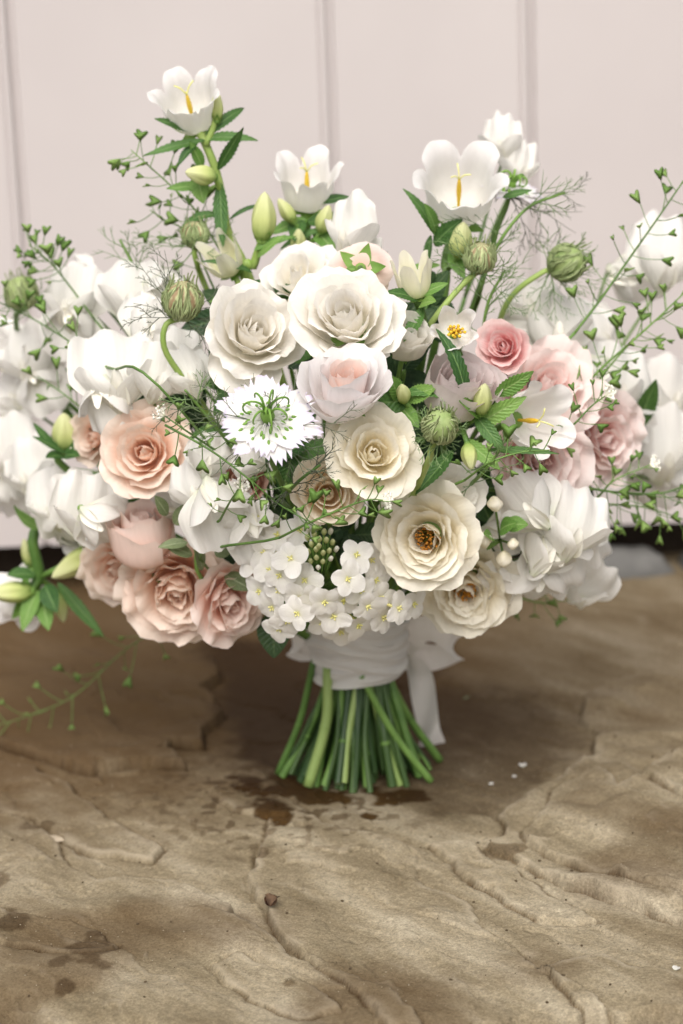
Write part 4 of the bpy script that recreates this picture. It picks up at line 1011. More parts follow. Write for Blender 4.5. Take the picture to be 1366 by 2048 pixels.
mist_pod('brown-striped seed pod on the long bare lime stalk', 960, 515, Y, 66, (.1, -.4, .9), [(920, 575, Y), (860, 650, Y - .01), (830, 720, Y), (815, 780, Y + .02)], THREADG, PODM, nth=10, tlen=95, seed=2, dirs=[(-120, 10, -.01, 110), (60, 90, 0, 120)])
Y = dome(1134, 525) - .02
mist_pod('pale green seed pod on an arched stalk above the pale pink roses', 1134, 525, Y, 78, (.75, -.35, .45), [(1085, 545, Y), (1030, 585, Y), (1000, 640, Y + .01), (990, 720, Y + .03)], THREADG, PODGREEN, nth=11, tlen=105, seed=3, dirs=[(0, 120, 0, 110), (110, 60, 0, 110), (-60, 90, 0, 100), (60, -110, 0, 100)])
Y = dome(880, 852) - .045
mist_pod('fuzzy green seed pod nested among leaves beside the pale cream rose', 880, 852, Y, 76, (.1, -.75, .65), [(862, 900, Y + .01), (840, 960, Y + .04)], THREADG, PODGREEN, nth=18, tlen=62, seed=4)
Y = dome(390, 468) + .012
mist_pod('brown seed pod half hidden behind the half-open cream bell', 390, 468, Y, 56, (.0, -.2, 1), [(392, 520, Y), (440, 640, Y + .02)], THREADG, PODM, nth=10, tlen=80, seed=5, dirs=[(-130, 20, 0, 130), (-40, 90, -.01, 110), (60, 60, 0, 100)])
Y = .085
mist_pod('hazy green seed pod outermost above the hazy sweet peas', 42, 585, Y, 70, (-.2, -.3, .9), [(32, 640, Y + .03), (60, 720, Y + .07), (200, 860, Y + .05)], THREADG, PODGREEN, nth=12, tlen=60, seed=6, smat=STEM)

def mist_flower(label, u, v, Y, rpx, face, stem, seed, npet=13, thr=None):
    rng = random.Random(seed + 70); f = nrm(face); Mx = frame_z(f, rng.uniform(0, 6)); s = px_m(Y); R = rpx * s; c = at(u, v, Y)
    T = Thing('love_in_a_mist', label, 'flower', BIND)
    for k in range(npet):
        lay = k % 2; L = R * rng.uniform(.92, 1.08) * (1 if lay else .9)
        nu = 13; jag = np.array([rng.uniform(-.20, .04) if i % 2 else rng.uniform(0, .10) for i in range(nu)])
        P = pgrid(L, R * .33, [(0, 80 - 8 * lay), (.4, 78 + 6 * lay), (1, 88 + 14 * lay + rng.uniform(-10, 10))], ovate(.16, .62, .95), cup=.12, ruf=.02, nu=nu, nv=11, tip=.30, jag=jag, ph0=rng.uniform(0, 6))
        P[..., 2] += (1 - lay) * R * .02
        g = Geo(); g.grid(P @ rotz(k * 6.283 / npet + rng.uniform(-.08, .08)).T @ Mx.T + c); T.part('petal', g, NIGW)
    g = Geo(); ga = Geo()
    for k in range(34):
        a = k * 2.4; rad = R * (.30 + .26 * (k % 5) / 4)
        P = [np.array([R * .07 * math.cos(a), R * .07 * math.sin(a), R * .02]), np.array([rad * .5 * math.cos(a), rad * .5 * math.sin(a), R * .20]), np.array([rad * math.cos(a), rad * math.sin(a), R * .13])]
        pts = catmull(P, 6) @ Mx.T + c; g.tube(pts, .00035, 4, False)
        ga.ball(pts[-1], (.0009, .0009, .0019), M=frame_z(pts[-1] - pts[-2]), nu=6, nv=5)
    T.part('filaments', g, NIGW, kind='stuff'); T.part('anthers', ga, PISTIL, kind='stuff')
    g = Geo(); g.ball(c + f * R * .03, (R * .12, R * .12, R * .05), M=Mx, nu=12, nv=6); T.part('purple_eye', g, PURP)
    g = Geo(); g.ball(c + f * R * .22, (R * .125, R * .125, R * .22), M=Mx, nu=24, nv=10, rib=.12, nrib=6); pis = T.part('pistil', g, PISTIL)
    for k in range(7):
        a = k * 6.283 / 7 + .2; P = []
        for q in np.linspace(0, 1, 12):
            ang = q * (3.4 + .35 * (k * 3 % 5)); rad = R * (.18 + .03 * (k * 2 % 4)) * (1 - q * .45)
            P.append([(R * .03 + R * .26 - rad * math.cos(ang) * 1.0), 0, R * .40 + rad * math.sin(ang) * 1.15])
        P = np.array(P); P[0] = [R * .05, 0, R * .28]
        P = P @ rotz(a).T
        g = Geo(); g.tube(P @ Mx.T + c, np.linspace(.0008, .0005, len(P)), 6); T.part('style', g, PISTIL, parent=pis)
    g = Geo()
    for k in range(7):
        a = k * .9; threads(g, c - f * R * .08, Mx @ np.array([math.cos(a), math.sin(a), -.15]), R * 1.15, rng, 2)
    for (du, dv, dy, L) in (thr or []): threads(g, c - f * R * .1, at(u + du, v + dv, Y + dy) - (c - f * R * .1), L * s, rng, 3)
    T.part('thread_leaves', g, THREADD, kind='stuff')
    stalk(T, [c - f * R * .05, c - f * R * .5] + pxl(stem) + [tobind(rng)], .0016, .002, STEM, n=16)
Y = dome(535, 845) - .028
mist_flower('white fringed love-in-a-mist flower with curled green styles and violet eye', 535, 846, Y, 108, (.04, -.62, .78), [(560, 960, Y + .05)], 1, thr=[(-190, -80, -.01, 200), (170, -10, -.02, 170), (90, 110, -.02, 150), (-160, 20, 0, 120), (-20, -110, -.03, 110)])
Y = .03
mist_flower('lilac-tinged love-in-a-mist flower behind the largest bellflower', 1020, 385, Y, 66, (.25, -.15, .95), [(990, 470, Y), (950, 600, Y)], 2, thr=[(130, 0, 0, 150), (140, 60, 0, 160), (100, 130, 0, 120)])

# ---- feathery foliage in the gaps
def feather(label, pts, n, L, seed, mat):
    rng = random.Random(seed); T = Thing('feathery_leaf_sprig', label, 'foliage', BIND)
    P = catmull(pxl(pts), 14); s = px_m(pts[0][2])
    g = Geo()
    for k in range(n):
        i = 2 + int((k / n) * 11); t = nrm(P[i + 1] - P[i] if i < 13 else P[i] - P[i - 1]); a = k * 2.4
        d = t * .8 + np.array([math.cos(a), math.sin(a) * .7, math.sin(a * 1.7)]) * .8
        threads(g, P[i], d, L * s * rng.uniform(.7, 1.2), rng, 2)
    T.part('thread_leaves', g, mat, kind='stuff')
    b = tobind(rng); g = Geo(); g.tube(catmull([b, (b + P[0]) / 2 + np.array([0, .02, .01])] + list(P), 26), np.linspace(.0016, .0008, 26), 6); T.part('stem', g, STEM)
Y = dome(400, 820) - .012
feather('feathery green foliage just above the peach rose with folded heart', [(470, 900, Y + .02), (420, 840, Y), (370, 780, Y - .012)], 10, 75, 1, THREADG)
Y = dome(1000, 480)
feather('feathery green foliage under the largest bellflower', [(950, 620, Y + .02), (985, 510, Y), (1050, 420, Y), (1130, 385, Y + .01)], 9, 95, 2, THREADG)
Y = dome(1000, 610) + .02
feather('feathery green foliage behind the white star-shaped bellflower', [(960, 720, Y), (975, 610, Y), (1010, 540, Y)], 8, 85, 3, THREADG)
Y = dome(620, 960) - .012
feather('dark feathery foliage between the fringed flower and the small apricot rose', [(560, 1000, Y + .03), (600, 960, Y), (640, 930, Y - .01)], 9, 75, 4, THREADD)
Y = dome(990, 920) - .012
feather('feathery foliage over the pale pink rose covered by the bellflower', [(930, 980, Y + .03), (970, 940, Y), (1000, 900, Y - .01)], 8, 70, 5, THREADG)
Y = .03
feather('fine feathery foliage against the door behind the white sweet peas', [(300, 640, Y), (270, 540, Y), (240, 480, Y)], 7, 75, 6, THREADG)

# ---- shepherd's purse sprigs
def heart_mesh():
    out = [(0, 0), (.22, .30), (.50, .78), (.53, .93), (.44, 1.02), (.26, 1.0), (.06, .86), (0, .82)]
    pts = out + [(-x, y) for x, y in out[-2:0:-1]]
    V = [(x, .0, y) for x, y in pts]; n = len(V)
    V += [(0, .10, .55), (0, -.10, .55)]
    F = [(i, (i + 1) % n, n) for i in range(n)] + [((i + 1) % n, i, n + 1) for i in range(n)]
    g = Geo(); g.add(np.array(V), F, [(x + .5, y) for x, y in pts] + [(.5, .5)] * 2)
    m = g.mesh('seed_pod'); m.materials.append(PODG); return m
HEART = heart_mesh()
def sprig(label, pts, n, pod=24, ped=38, start=.25, seed=0, tipbuds=True, r=.0008, spread=1.0, tobase=True, gravity=0.0):
    rng = random.Random(seed + 900); T = Thing('heart_pod_sprig', label, 'seed pod sprig', BIND)
    W = pxl(pts); P = catmull(W, 40); s = px_m(pts[-1][2])
    full = list(P)
    g = Geo()
    g.tube(P, np.linspace(r, r * .45, len(P)), 6)
    if tobase:
        b = tobind(rng); p0 = P[0]; tan = nrm(P[0] - P[3])
        g.tube(catmull([p0, p0 + tan * np.linalg.norm(p0 - b) * .35 + np.array([0, .03, 0]), b], 14), r * 1.1, 6)
    pods = []
    for k in range(n):
        q = start + (1 - start) * (k + .3 * rng.random()) / n; i = min(int(q * 39), 38)
        t = nrm(P[i + 1] - P[i]); a = k * 2.39996 + rng.uniform(-.4, .4)
        x = nrm(np.cross(t, np.array([.2, .9, .3]))); y = np.cross(t, x)
        d = nrm((x * math.cos(a) + y * math.sin(a) * .7) * spread + t * rng.uniform(.25, .75) - np.array([0, 0, gravity]))
        Lp = ped * s * rng.uniform(.7, 1.15) * (1 - .45 * max(0, q - .6))
        e = P[i] + d * Lp; mid = P[i] + d * Lp * .5 + np.array([0, 0, -.06 * Lp])
        g.tube(catmull([P[i], mid, e], 5), .00034, 4, False)
        d2 = nrm(e - mid + np.array([0, 0, .004 * rng.uniform(-1, 1)]))
        side = nrm(np.cross(d2, np.array([rng.uniform(-.8, .8), 1, rng.uniform(-.8, .8)]))); nn = np.cross(d2, side); side = side * rng.uniform(.62, 1.08)
        pods.append((np.stack([side, nn, d2], 1), e, pod * s * rng.uniform(.55, 1.18) * (1 - .35 * max(0, q - .7))))
    T.part('stem', g, STEM)
    for M, e, sc in pods: T.shared('seed_pod', HEART, M, e - M[:, 2] * sc * .02, scale=sc * 1.05)
    if tipbuds:
        g = Geo(); e = P[-1]; t = nrm(P[-1] - P[-3])
        for k in range(16):
            a = k * 2.4; d = nrm(t * .9 + np.array([math.cos(a), math.sin(a) * .6, math.sin(a)]) * .7); ln = .0035 + .004 * rng.random()
            g.tube(np.stack([e, e + d * ln]), .0003, 4, False); g.ball(e + d * ln, (.0009, .0009, .0011), nu=6, nv=5)
        T.part('tip_buds', g, CREAMB if tipbuds == 2 else LEAFL, kind='stuff')
    return T
sprig('heart-pod sprig leaning out beside the tallest bellflower', [(440, 500, .03), (390, 420, .03), (340, 370, .03), (290, 325, .03), (262, 300, .035)], 22, pod=26, ped=46, start=.05, seed=1, tipbuds=False)
sprig('second heart-pod sprig behind the brown pod near the tallest bellflower', [(420, 560, .04), (380, 470, .045), (330, 440, .05), (300, 420, .05)], 12, pod=24, ped=46, start=.1, seed=2, tipbuds=False)
sprig('bunched heart-pod tip standing clear against the door above the hazy pod', [(190, 640, .06), (130, 560, .06), (95, 520, .06), (58, 490, .06)], 24, pod=25, ped=40, start=.35, seed=3, tipbuds=False)
sprig('heart-pod sprig slanting over the crowd of white sweet peas', [(215, 735, dome(215, 735) - .05), (150, 690, dome(150, 690) - .045), (70, 640, dome(70, 640) - .03), (-15, 598, .04)], 22, pod=26, ped=52, start=.05, seed=4, tipbuds=False)
sprig('heart-pod sprig hanging behind the hanging white sweet pea', [(180, 830, .03), (130, 790, .03), (75, 752, .04)], 7, pod=24, ped=40, start=.1, seed=5, tipbuds=False)
Y = dome(500, 980) - .05
sprig('heart-pod sprig lying across the florets below the fringed flower', [(330, 850, Y + .01), (420, 900, Y), (500, 960, Y - .005), (560, 1010, Y), (640, 1055, Y - .004)], 22, pod=25, ped=42, start=.05, seed=6, tipbuds=False, tobase=False)
Y = dome(700, 1010) - .042
sprig('heart-pod sprig draped across the small apricot cream rose', [(560, 1075, Y + .03), (620, 1045, Y + .01), (690, 1015, Y), (735, 1000, Y - .004), (765, 1000, Y)], 18, pod=27, ped=44, start=.1, seed=7, tipbuds=2)
Y = dome(480, 980) - .03
sprig('short sprig with white buds in front of the dusky rose', [(440, 1040, Y + .03), (462, 1000, Y), (480, 975, Y - .01)], 8, pod=20, ped=30, start=.2, seed=8, tipbuds=2)
sprig('long heart-pod sprig rising highest over the outer sweet peas', [(1150, 665, -.01), (1200, 600, -.005), (1260, 515, .0), (1320, 430, .0), (1375, 350, .005)], 20, pod=24, ped=56, start=.1, seed=9, tipbuds=False, r=.0010)
sprig('dense heart-pod sprig crossing the soft sweet peas behind the pink roses', [(1150, 790, -.02), (1210, 730, -.02), (1290, 660, -.015), (1380, 575, -.01)], 25, pod=26, ped=58, start=.0, seed=10, tipbuds=False, r=.0010)
sprig('thin heart-pod sprig running alongside the dense one', [(1165, 805, -.01), (1230, 720, -.01), (1300, 650, -.005), (1375, 600, 0)], 12, pod=24, ped=50, start=.0, seed=11, tipbuds=False)
sprig('low arching heart-pod sprig above the dark gap under the door', [(1030, 985, -.06), (1130, 972, -.045), (1240, 985, -.03), (1330, 985, -.02), (1400, 955, -.01)], 24, pod=26, ped=70, start=.2, seed=12, tipbuds=False, r=.0011, gravity=.9)
sprig('lower thin heart-pod sprig hanging beneath the low arching one', [(1150, 1010, -.01), (1210, 1008, -.005), (1290, 1015, .0), (1372, 1040, .005)], 12, pod=24, ped=50, start=.2, seed=13, tipbuds=False, gravity=.8)
Y = dome(1170, 830) - .055
sprig('budded sprig tip poking out beside the sideways bellflower', [(1080, 890, Y + .03), (1140, 855, Y), (1180, 815, Y), (1210, 792, Y)], 11, pod=21, ped=46, start=.1, seed=14, tipbuds=2)
Y = dome(1020, 900) - .05
sprig('heart-pod sprig under the sideways bellflower', [(930, 960, Y + .02), (980, 925, Y), (1040, 905, Y), (1100, 900, Y)], 11, pod=26, ped=38, start=.1, seed=15, tipbuds=False)
sprig('hazy heart-pod sprig trailing low over the shaded slab', [(330, 1250, .10), (250, 1300, .13), (150, 1390, .12), (60, 1430, .12), (-20, 1455, .12)], 22, pod=22, ped=62, start=.05, seed=16, tipbuds=False, r=.0005)
sprig('hazy heart-pod sprig behind the low white sweet peas', [(1020, 1190, .06), (1080, 1205, .07), (1140, 1200, .075)], 12, pod=22, ped=40, start=.1, seed=17, tipbuds=False)
sprig('small heart-pod sprig with buds near the outer pink rose', [(1200, 990, -.03), (1230, 960, -.035), (1300, 930, -.03)], 12, pod=20, ped=34, start=.1, seed=18, tipbuds=2)
Y = dome(330, 840) - .045
sprig('tiny budded sprig touching the heart of the peach rose', [(430, 900, Y + .02), (370, 860, Y), (330, 832, Y)], 6, pod=19, ped=30, start=.1, seed=19, tipbuds=2, tobase=False)

# ---- white rocket florets
def rocket():
    Yr = dome(640, 1150) - .01; s = px_m(Yr)
    L = 40 * s
    P = pgrid(L, L * .46, [(0, 62), (.25, 76), (.7, 92), (1, 100)], ovate(.10, .62, .86), cup=-.12, ruf=.03, nu=9, nv=9, tip=.28)
    metas = []
    for sd in range(3):
        P = pgrid(L, L * .46, [(0, 62), (.25, 76 + 4 * sd), (.7, 88 + 5 * sd), (1, 92 + 10 * sd)], ovate(.10, .62, .88), cup=-.10 + .08 * sd, ruf=.04, rf=1.4 + .4 * sd, nu=9, nv=9, tip=.28, notch=.05 * (sd == 1), ph0=sd * 2.0)
        g = Geo(); g.grid(P); m = g.mesh('petal'); m.materials.append(ROCKW); metas.append(m)
    T = Thing('white_rocket', 'cluster of small four-petalled white florets around tight green buds', 'flower cluster', BIND)
    q = random.Random(5); hub = at(640, 1175, Yr + .035)
    fl = [(582, 1117, -.012), (559, 1180, .0), (649, 1203, -.02), (694, 1158, -.018), (735, 1212, -.012), (712, 1110, -.008), (602, 1060, .008), (516, 1036, .014), (796, 1216, .0), (596, 1226, -.012), (646, 1246, -.004), (716, 1250, .002), (530, 1105, .012), (575, 1240, .006), (540, 1140, .004), (750, 1160, .006), (765, 1235, .01), (622, 1028, .016), (560, 1256, .012), (682, 1262, .008), (826, 1208, .012), (506, 1120, .02), (520, 1182, .014), (545, 1214, .008), (760, 1195, .004), (625, 1195, -.012), (768, 1120, .012), (556, 1070, .012), (668, 1232, -.012), (688, 1200, -.006), (610, 1160, -.002), (742, 1120, .006), (560, 1150, -.004), (600, 1195, -.008), (720, 1180, -.006)]
    for k, (u, v, dy) in enumerate(fl):
        c = at(u, v, Yr + dy); f = nrm(np.array([(u - 645) / 150, -1.0, -(v - 1150) / 170 + .15]) + np.array([q.uniform(-.25, .25), 0, q.uniform(-.25, .25)]))
        M = frame_z(f, q.uniform(0, 6.28))
        g = Geo()
        g.tube(catmull([c - f * .011, c - f * .004, c + f * .0012], 5), np.array([.0008, .0010, .0011, .0013, .0009]), 7)
        for a in range(4):
            d = M @ np.array([math.cos(a * 1.57 + .8), math.sin(a * 1.57 + .8), 1.2]); g.ball(c + d * .0014, (.0006, .0006, .0010), M=frame_z(d), nu=5, nv=4)
        F = T.part('floret', g, YPALE)
        for a in range(4):
            ang = a * math.pi / 2 + q.uniform(-.18, .18)
            T.shared('petal', metas[(k + a) % 3], M @ rotz(ang), c, parent=F, scale=q.uniform(.9, 1.12))
        e = c - f * .011
        g = Geo(); g.tube(catmull([e, (e + hub) / 2 + np.array([0, .004, -.002]), hub], 6), .0006, 5); T.part('pedicel', g, STEM)
    for k in range(22):
        a = k * 2.4; rr = math.sqrt(k / 22)
        u, v = 638 + 36 * rr * math.cos(a), 1092 + 46 * rr * math.sin(a); c = at(u, v, Yr - .016 + .012 * rr); d = nrm(c - hub + np.array([0, -.01, 0]))
        M = frame_z(d)
        g = Geo(); g.ball(c, (.0016, .0016, .0040), M=M, nu=10, nv=8, rib=.08, nrib=4); T.part('bud', g, BUD if k < 16 else CREAMB)
        g = Geo(); g.tube(np.stack([c - d * .003, (c + hub) / 2, hub]), .0006, 5); T.part('pedicel', g, STEM)
    stalk(T, [hub, (hub + BIND) / 2 + np.array([0, .01, 0]), BIND], .0022, n=8)
rocket()
# round white buds beside the cream roses
Yb = dome(1000, 1080) - .02
T = Thing('white_bud_spray', 'spray of round white buds between cream roses and big sweet peas', 'flower buds', BIND)
for k, (u, v, d) in enumerate([(990, 1008, 30), (968, 1080, 32), (1008, 1118, 30), (1026, 1088, 22)]):
    c = at(u, v, Yb + .004 * (k % 3)); r = d * px_m(Yb) / 2
    g = Geo(); g.ball(c, (r, r, r * 1.2), M=frame_z((.3 * math.cos(k), -.6, .5 * math.sin(k * 2))), nu=20, nv=12, rib=.10, nrib=4); T.part('bud', g, CREAM)
    stalk(T, [c, at(1000, 1080, Yb + .03)], .0008, n=4, name='pedicel', sides=5)
stalk(T, [at(1000, 1080, Yb + .03), tobind(rg)], .0016, n=5)
for (u, v, d, L, w, b) in [(1000, 1060, (.3, -.7, .5), 58, 20, 30), (1010, 1050, (.9, -.5, .2), 50, 18, 20), (985, 1075, (-.3, -.8, .5), 46, 14, 20)]:
    leaf(T, at(u, v, Yb + .006), d, L * px_m(Yb), w * px_m(Yb), b, LEAFL, ser=.15)

# ---- leaves
def leaf_sprig(label, pts, leaves, mat, ser=.12, group=None):
    T = Thing('leaf_sprig', label, 'leaves', BIND, group)
    P = pxl(pts); b = tobind(rg)
    stalk(T, [b] + P, .0018, .001, STEM, n=16)
    for (u, v, Y, d, L, w, bend, roll) in leaves: leaf(T, at(u, v, Y), d, L * px_m(Y), w * px_m(Y), bend, mat, roll=roll, ser=ser, fold=.12)
Y = dome(400, 1095) + .01
leaf_sprig('grey-green pale-edged leaves between the globe bud and the white sweet peas', [(430, 1180, Y + .02), (390, 1090, Y), (360, 1040, Y)], [
    (405, 1140, Y - .006, (-.1, -.3, .95), 70, 17, 8, .9), (375, 1085, Y - .004, (-.95, -.4, .1), 62, 14, 20, .3), (350, 1050, Y, (.5, -.4, .8), 66, 16, 15, .4), (385, 1110, Y, (-.7, -.4, .5), 72, 16, 15, .2), (450, 1150, Y - .002, (.6, -.5, -.2), 70, 18, 20, .3), (335, 1030, Y, (-.3, -.5, .8), 60, 14, 10, .2), (430, 1110, Y, (.6, -.4, .5), 70, 17, 10, .2)], LEAFP)
leaf_sprig('dark green pointed leaf beside the ribbon wrap', [(585, 1240, -.03), (560, 1230, -.035)], [(548, 1222, -.06, (-.05, -.25, -.95), 98, 34, 10, .1)], LEAFR, ser=.06)
leaf_sprig('broad upright green leaf among the outer hazy sweet peas', [(1200, 950, .06), (1270, 860, .06)], [(1275, 860, .05, (.25, -.2, .95), 120, 25, -10, .7)], LEAF)
filler = random.Random(77)
spots = [(480, 880), (560, 1000), (640, 720), (600, 900), (800, 760), (860, 920), (960, 980), (1040, 820), (430, 1120), (350, 980), (700, 1050), (760, 660), (470, 780), (380, 830), (900, 850), (1000, 760), (1150, 950), (300, 800), (560, 600), (850, 620), (970, 1050), (260, 990), (1120, 850), (450, 640), (640, 640)]
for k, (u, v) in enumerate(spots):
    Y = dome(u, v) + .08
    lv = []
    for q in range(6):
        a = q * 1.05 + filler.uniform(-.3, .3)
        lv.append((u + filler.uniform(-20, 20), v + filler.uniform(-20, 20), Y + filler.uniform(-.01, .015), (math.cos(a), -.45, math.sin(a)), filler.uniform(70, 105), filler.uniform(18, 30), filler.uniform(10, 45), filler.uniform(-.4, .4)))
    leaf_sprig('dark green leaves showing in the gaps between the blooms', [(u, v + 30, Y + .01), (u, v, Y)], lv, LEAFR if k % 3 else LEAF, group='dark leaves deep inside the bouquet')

# ---- ribbon
def ribbon():
    T = Thing('ribbon', 'white ribbon wrapped around the stems with a loop and a tail', 'ribbon', BIND - np.array([0, 0, .03]))
    zt = at(715, 1225, ORIGIN[1] - .03)[2]; zb = at(715, 1374, ORIGIN[1] - .03)[2]
    cx = BIND[0]; cy = BIND[1]
    H = zt - zb; nb = 5
    for k in range(nb):
        nu, nv = 90, 12
        th = np.linspace(0, 2 * math.pi, nu, endpoint=False)[None, :]; b = np.linspace(0, 1, nv)[:, None]
        tilt = [.0032, -.004, .005, -.003, .004][k]; ph = [.3, 1.9, 4.0, 5.2, .9][k]
        zc = zb + H * (k + .12) / nb * .86
        w = H * .40
        z = zc + b * w + tilt * np.sin(th + ph) + .0012 * np.sin(3 * th + k)
        zz = np.clip((z - zb) / H, -.1, 1.2)
        R = .0304 + .0016 * (1 - zz) ** 2 + .0040 * smooth(.6, 1.15, zz) + .0007 * (nb - k) * 0
        layer = .0004 + .0009 * ((k * 2) % nb)
        wr = .0016 * np.sin(b * 14 + 2.2 * np.sin(th * 2 + k * 1.7) + k) * (.4 + .6 * np.sin(th * 1.0 + k * 2.1) ** 2) + .0008 * np.sin(b * 27 + 3 * th + 2 * k) + .0009 * np.sin(th * 5 + k) * b
        lip = .0011 * (np.exp(-(b / .10) ** 2) + np.exp(-((1 - b) / .10) ** 2)) * (.5 + .5 * np.sin(th * 2 + k * 3))
        R = R + layer + wr + lip
        P = np.stack([cx + R * np.cos(th), cy + R * .96 * np.sin(th), z * np.ones_like(th)], -1)
        g = Geo(); g.grid(P, close=True); T.part('band', g, RIB)
    def strip(pts, wv, w, name, wav=.002, n=26, m=9, label=None):
        C = catmull(pts, n); g = Geo(); P = np.zeros((n, m, 3)); wv = nrm(wv)
        Tn = np.gradient(C, axis=0)
        for i in range(n):
            t = nrm(Tn[i]); a = nrm(wv - t * np.dot(wv, t)); nn = np.cross(t, a)
            for j in range(m):
                x = j / (m - 1) - .5
                P[i, j] = C[i] + a * x * w * (.55 + .45 * smooth(0, .35, i / n) if name == 'tail' else 1 - .38 * math.sin(math.pi * i / n)) + nn * wav * math.sin(x * 5 + i * .35) * (i / n + .2)
        g.grid(P); T.part(name, g, RIB, label=label)
    y = ORIGIN[1] + .012
    strip(pxl([(790, 1290, y), (838, 1262, y - .006), (885, 1262, y - .004), (912, 1278, y + .008), (905, 1300, y + .02), (860, 1312, y + .02), (790, 1300, y + .008)]), (.2, -.45, .85), .034, 'loop', wav=.003)
    strip(pxl([(640, 1290, y), (612, 1272, y), (590, 1280, y + .01), (592, 1305, y + .018), (625, 1305, y + .012), (650, 1295, y + .004)]), (.1, -.4, .9), .022, 'loop', wav=.002)
    strip(pxl([(800, 1300, y + .012), (835, 1340, y + .018), (850, 1400, y + .022), (858, 1460, y + .024), (862, 1490, y + .022)]), (1, -.3, .15), .018, 'tail', wav=.0045)
    # fallen florets leaves stuck on the wrap
    g = Geo()
    for (u, v, d) in [(705, 1279, (-.9, -.2, .25)), (708, 1280, (.9, -.2, .1)), (706, 1278, (.1, -.2, .8))]:
        pass
    return zb
ZB = ribbon()

# ---- cut stems
def cut_stems():
    rng = random.Random(21); cx, cy = BIND[0], BIND[1]
    gx, gy = ORIGIN[0], ORIGIN[1]
    n = 84
    for k in range(n + 20):
        a = k * 2.39996; q = math.sqrt((k + .5) / n)
        if k >= n: a = math.pi * (1 + (k - n + .5) / 20); q = rng.uniform(.84, .97)      # the rim that faces out from the door
        r_top = .0200 * q; r_bot = .052 * q * rng.uniform(.92, 1.08) + .001
        a2 = a + rng.uniform(-.30, .30) + .10
        top = np.array([cx + r_top * math.cos(a), cy + r_top * math.sin(a), ZB + .030])
        bx, by = gx + r_bot * math.cos(a2), gy + .92 * r_bot * math.sin(a2)
        lift = rng.choice([0, 0, .0, .003, .008]) if q > .6 else 0
        bot = np.array([bx, by, height_at(bx, by) + .0005 + lift])
        rim = np.array([cx + .0235 * q * math.cos(a), cy + .0235 * q * math.sin(a), ZB - .001])
        mid = rim * .45 + bot * .55 + np.array([(bx - gx) * -.07 + rng.uniform(-.003, .003), rng.uniform(-.002, .002), 0])
        rad = rng.choice((.0014, .0018, .0021, .0025, .0030)) * rng.uniform(.92, 1.08)
        front = math.sin(a2) < -.3 and q > .55
        mat = STEMD
        label = 'dark green cut stem fanning out below the white ribbon'
        grp = 'cut stems below the ribbon'
        T = Thing('cut_stem', label, 'stem', bot, grp)
        P = catmull([top, rim, mid, bot], 14)
        g = Geo()
        rr = np.linspace(rad * .95, rad * 1.05, 14) * (1 + .06 * np.sin(np.arange(14) * 1.3 + k))
        g.tube(P, rr, 9, cap=False)
        T.part('stalk', g, mat if rng.random() < .68 else (STEM if rng.random() < .8 else STEMP))
        g = Geo(); t = nrm(P[-1] - P[-2]); M = frame_z(t)
        ring = [P[-1] + M @ np.array([math.cos(x) * rad * 1.04, math.sin(x) * rad * 1.04, 0]) for x in np.linspace(0, 2 * math.pi, 9, endpoint=False)]
        g.add(np.array(ring + [P[-1] + t * .0004]), [(i, (i + 1) % 9, 9) for i in range(9)], np.zeros((10, 2))); T.part('cut_end', g, CUT)
        if rng.random() < .35:
            i = rng.randint(5, 10); g = Geo(); g.ball(P[i], (rad * 1.25, rad * 1.25, rad * .9), M=frame_z(P[i + 1] - P[i]), nu=9, nv=6); T.part('node', g, STEM)
    def special(name_label, uv0, uv1, uv2, Y0, Y1, rad, mat):
        T = Thing('cut_stem', name_label, 'stem', on_ground(*uv2))
        p2 = on_ground(*uv2); p2[2] = height_at(p2[0], p2[1]) + .001
        P = catmull([at(uv0[0], uv0[1], Y0), at(uv1[0], uv1[1], (Y0 + p2[1]) / 2), p2], 16)
        g = Geo(); g.tube(P, np.linspace(rad, rad * 1.1, 16), 10); T.part('stalk', g, mat)
        i = 8; g = Geo(); g.ball(P[i], (rad * 1.15, rad * 1.15, rad), M=frame_z(P[i + 1] - P[i]), nu=9, nv=6); T.part('node', g, mat)
    y = ORIGIN[1]
    special('thick pale green cut stem, lightest of those below the ribbon', (655, 1335), (652, 1445), (617, 1578), y - .020, y - .04, .0035, STEMP)
    special('slim light green cut stem crossing slantwise over the darker stems', (722, 1352), (788, 1468), (862, 1560), y - .026, y - .03, .0024, STEM)
    special('long light green cut stem reaching out farthest beside the ribbon tail', (770, 1340), (815, 1430), (880, 1520), y - .010, y - .01, .0026, STEM)
    special('slim light green cut stem leaning out beneath the small ribbon loop', (628, 1320), (600, 1440), (556, 1548), y - .008, y - .01, .0023, STEM)
cut_stems()

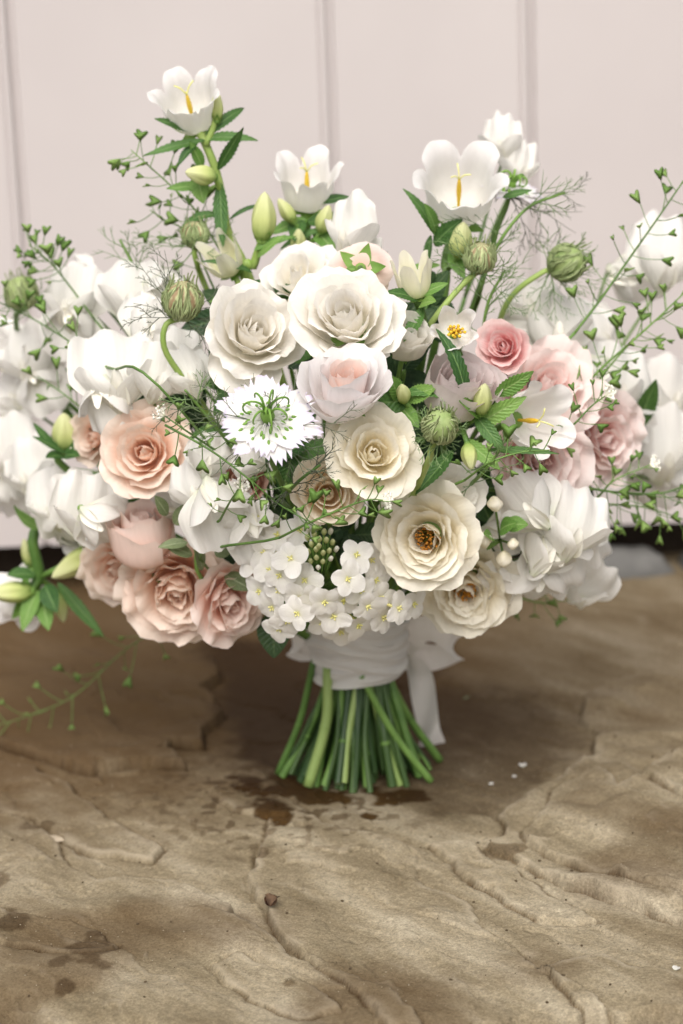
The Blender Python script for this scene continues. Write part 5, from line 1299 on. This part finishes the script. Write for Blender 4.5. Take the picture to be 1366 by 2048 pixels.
# ---- small things lying on the slab
def lay(u, v):
    p = on_ground(u, v)
    for _ in range(4):
        p = on_ground(u, v, height_at(p[0], p[1]))
    return p
p = lay(540, 1812)
T = Thing('seed_husk', 'tiny split brown seed husk lying on the bare slab', 'husk', p)
g = Geo(); P = pgrid(.0105, .0042, [(0, 40), (.5, 75), (1, 120)], ovate(.4, .5, .6), cup=.8, nu=9, nv=9, tip=.4); g.grid(P @ rotz(-.6).T + p + (0, -.003, .0012)); T.part('shell', g, HUSK)
g = Geo(); P = pgrid(.0095, .0036, [(0, 20), (.5, 50), (1, 100)], ovate(.4, .5, .6), cup=.9, nu=9, nv=9, tip=.4); g.grid(P @ rotz(.5).T + p + (.001, -.003, .0014)); T.part('shell', g, HUSKP)
for k, (u, v, s, lb) in enumerate([(1046, 1537, .0036, 'largest white petal crumb lying in the worn hollow of the slab'), (1034, 1556, .0022, 'small white petal crumb next to the largest crumb'), (978, 1570, .0026, 'white petal crumb lying apart in the worn hollow'), (1350, 1944, .0030, 'white petal crumb on the raised flake of stone')]):
    p = lay(u, v); g = Geo(); P = pgrid(s * 1.6, s * .8, [(0, 70), (1, 100)], ovate(.4, .5, .7), cup=.3, ruf=.15, nu=7, nv=7, tip=.3, ph0=k)
    g.grid(P @ rotz(k * 1.9).T + p + (0, 0, .0012)); solo('petal_crumb', g, WHITE, lb, 'petal')
p = lay(926, 1402); g = Geo(); P = pgrid(.007, .0011, [(0, 80), (1, 92)], lance(.5), nu=5, nv=9, tip=0); g.grid(P @ rotz(-.9).T + p + (0, 0, .0015)); solo('leaf_scrap', g, LEAFP, 'thin pale leaf scrap on the slab beyond the ribbon tail', 'leaf')
p = lay(108, 1680); g = Geo(); g.ball((0, 0, 0), (.0105, .0055, .0012), nu=20, nv=8); v_ = g.v[0]; g.v[0] = v_ * (1 + (fbm(v_[:, 0] * 300, v_[:, 1] * 300) - .5)[:, None] * .5) + p + (0, 0, .0008)
solo('stone_chip', g, plain('pale_chip', (.42, .35, .26), (.55, .48, .38), scale=200), 'pale flat oval chip of stone near the slab ridge', 'stone chip')

gq = random.Random(9); gg = Geo(); gd = Geo()
for k in range(900):
    u, v = gq.uniform(-20, 1390), gq.uniform(1500, 2030); p = on_ground(u, v)
    if abs(p[0]) > .27: continue
    r = gq.uniform(.0002, .0006) if k % 14 else gq.uniform(.0007, .0012)
    pb = pebble(r, k % 40); (gg if k % 7 else gd).add(pb.v[0] @ rotz(gq.uniform(0, 6)).T + (p[0], p[1], height_at(p[0], p[1]) + r * .3), pb.f, pb.uv[0])
solo('grit', gg, plain('pale_grit', (.15, .12, .075), (.34, .29, .21), scale=300), 'scattered pale sandy grit lying loose on the slab', 'grit', kind='stuff')
solo('grit', gd, plain('dark_grit', (.05, .035, .02), (.14, .10, .06), scale=300), 'scattered dark brown grit lying loose on the slab', 'grit', kind='stuff')

# ------------------------------------------------------------------ focus
fp = at(760, 980, dome(760, 980) - .01)
cam_d.dof.focus_distance = float(-(R_NP.T @ (fp - CAM))[2])
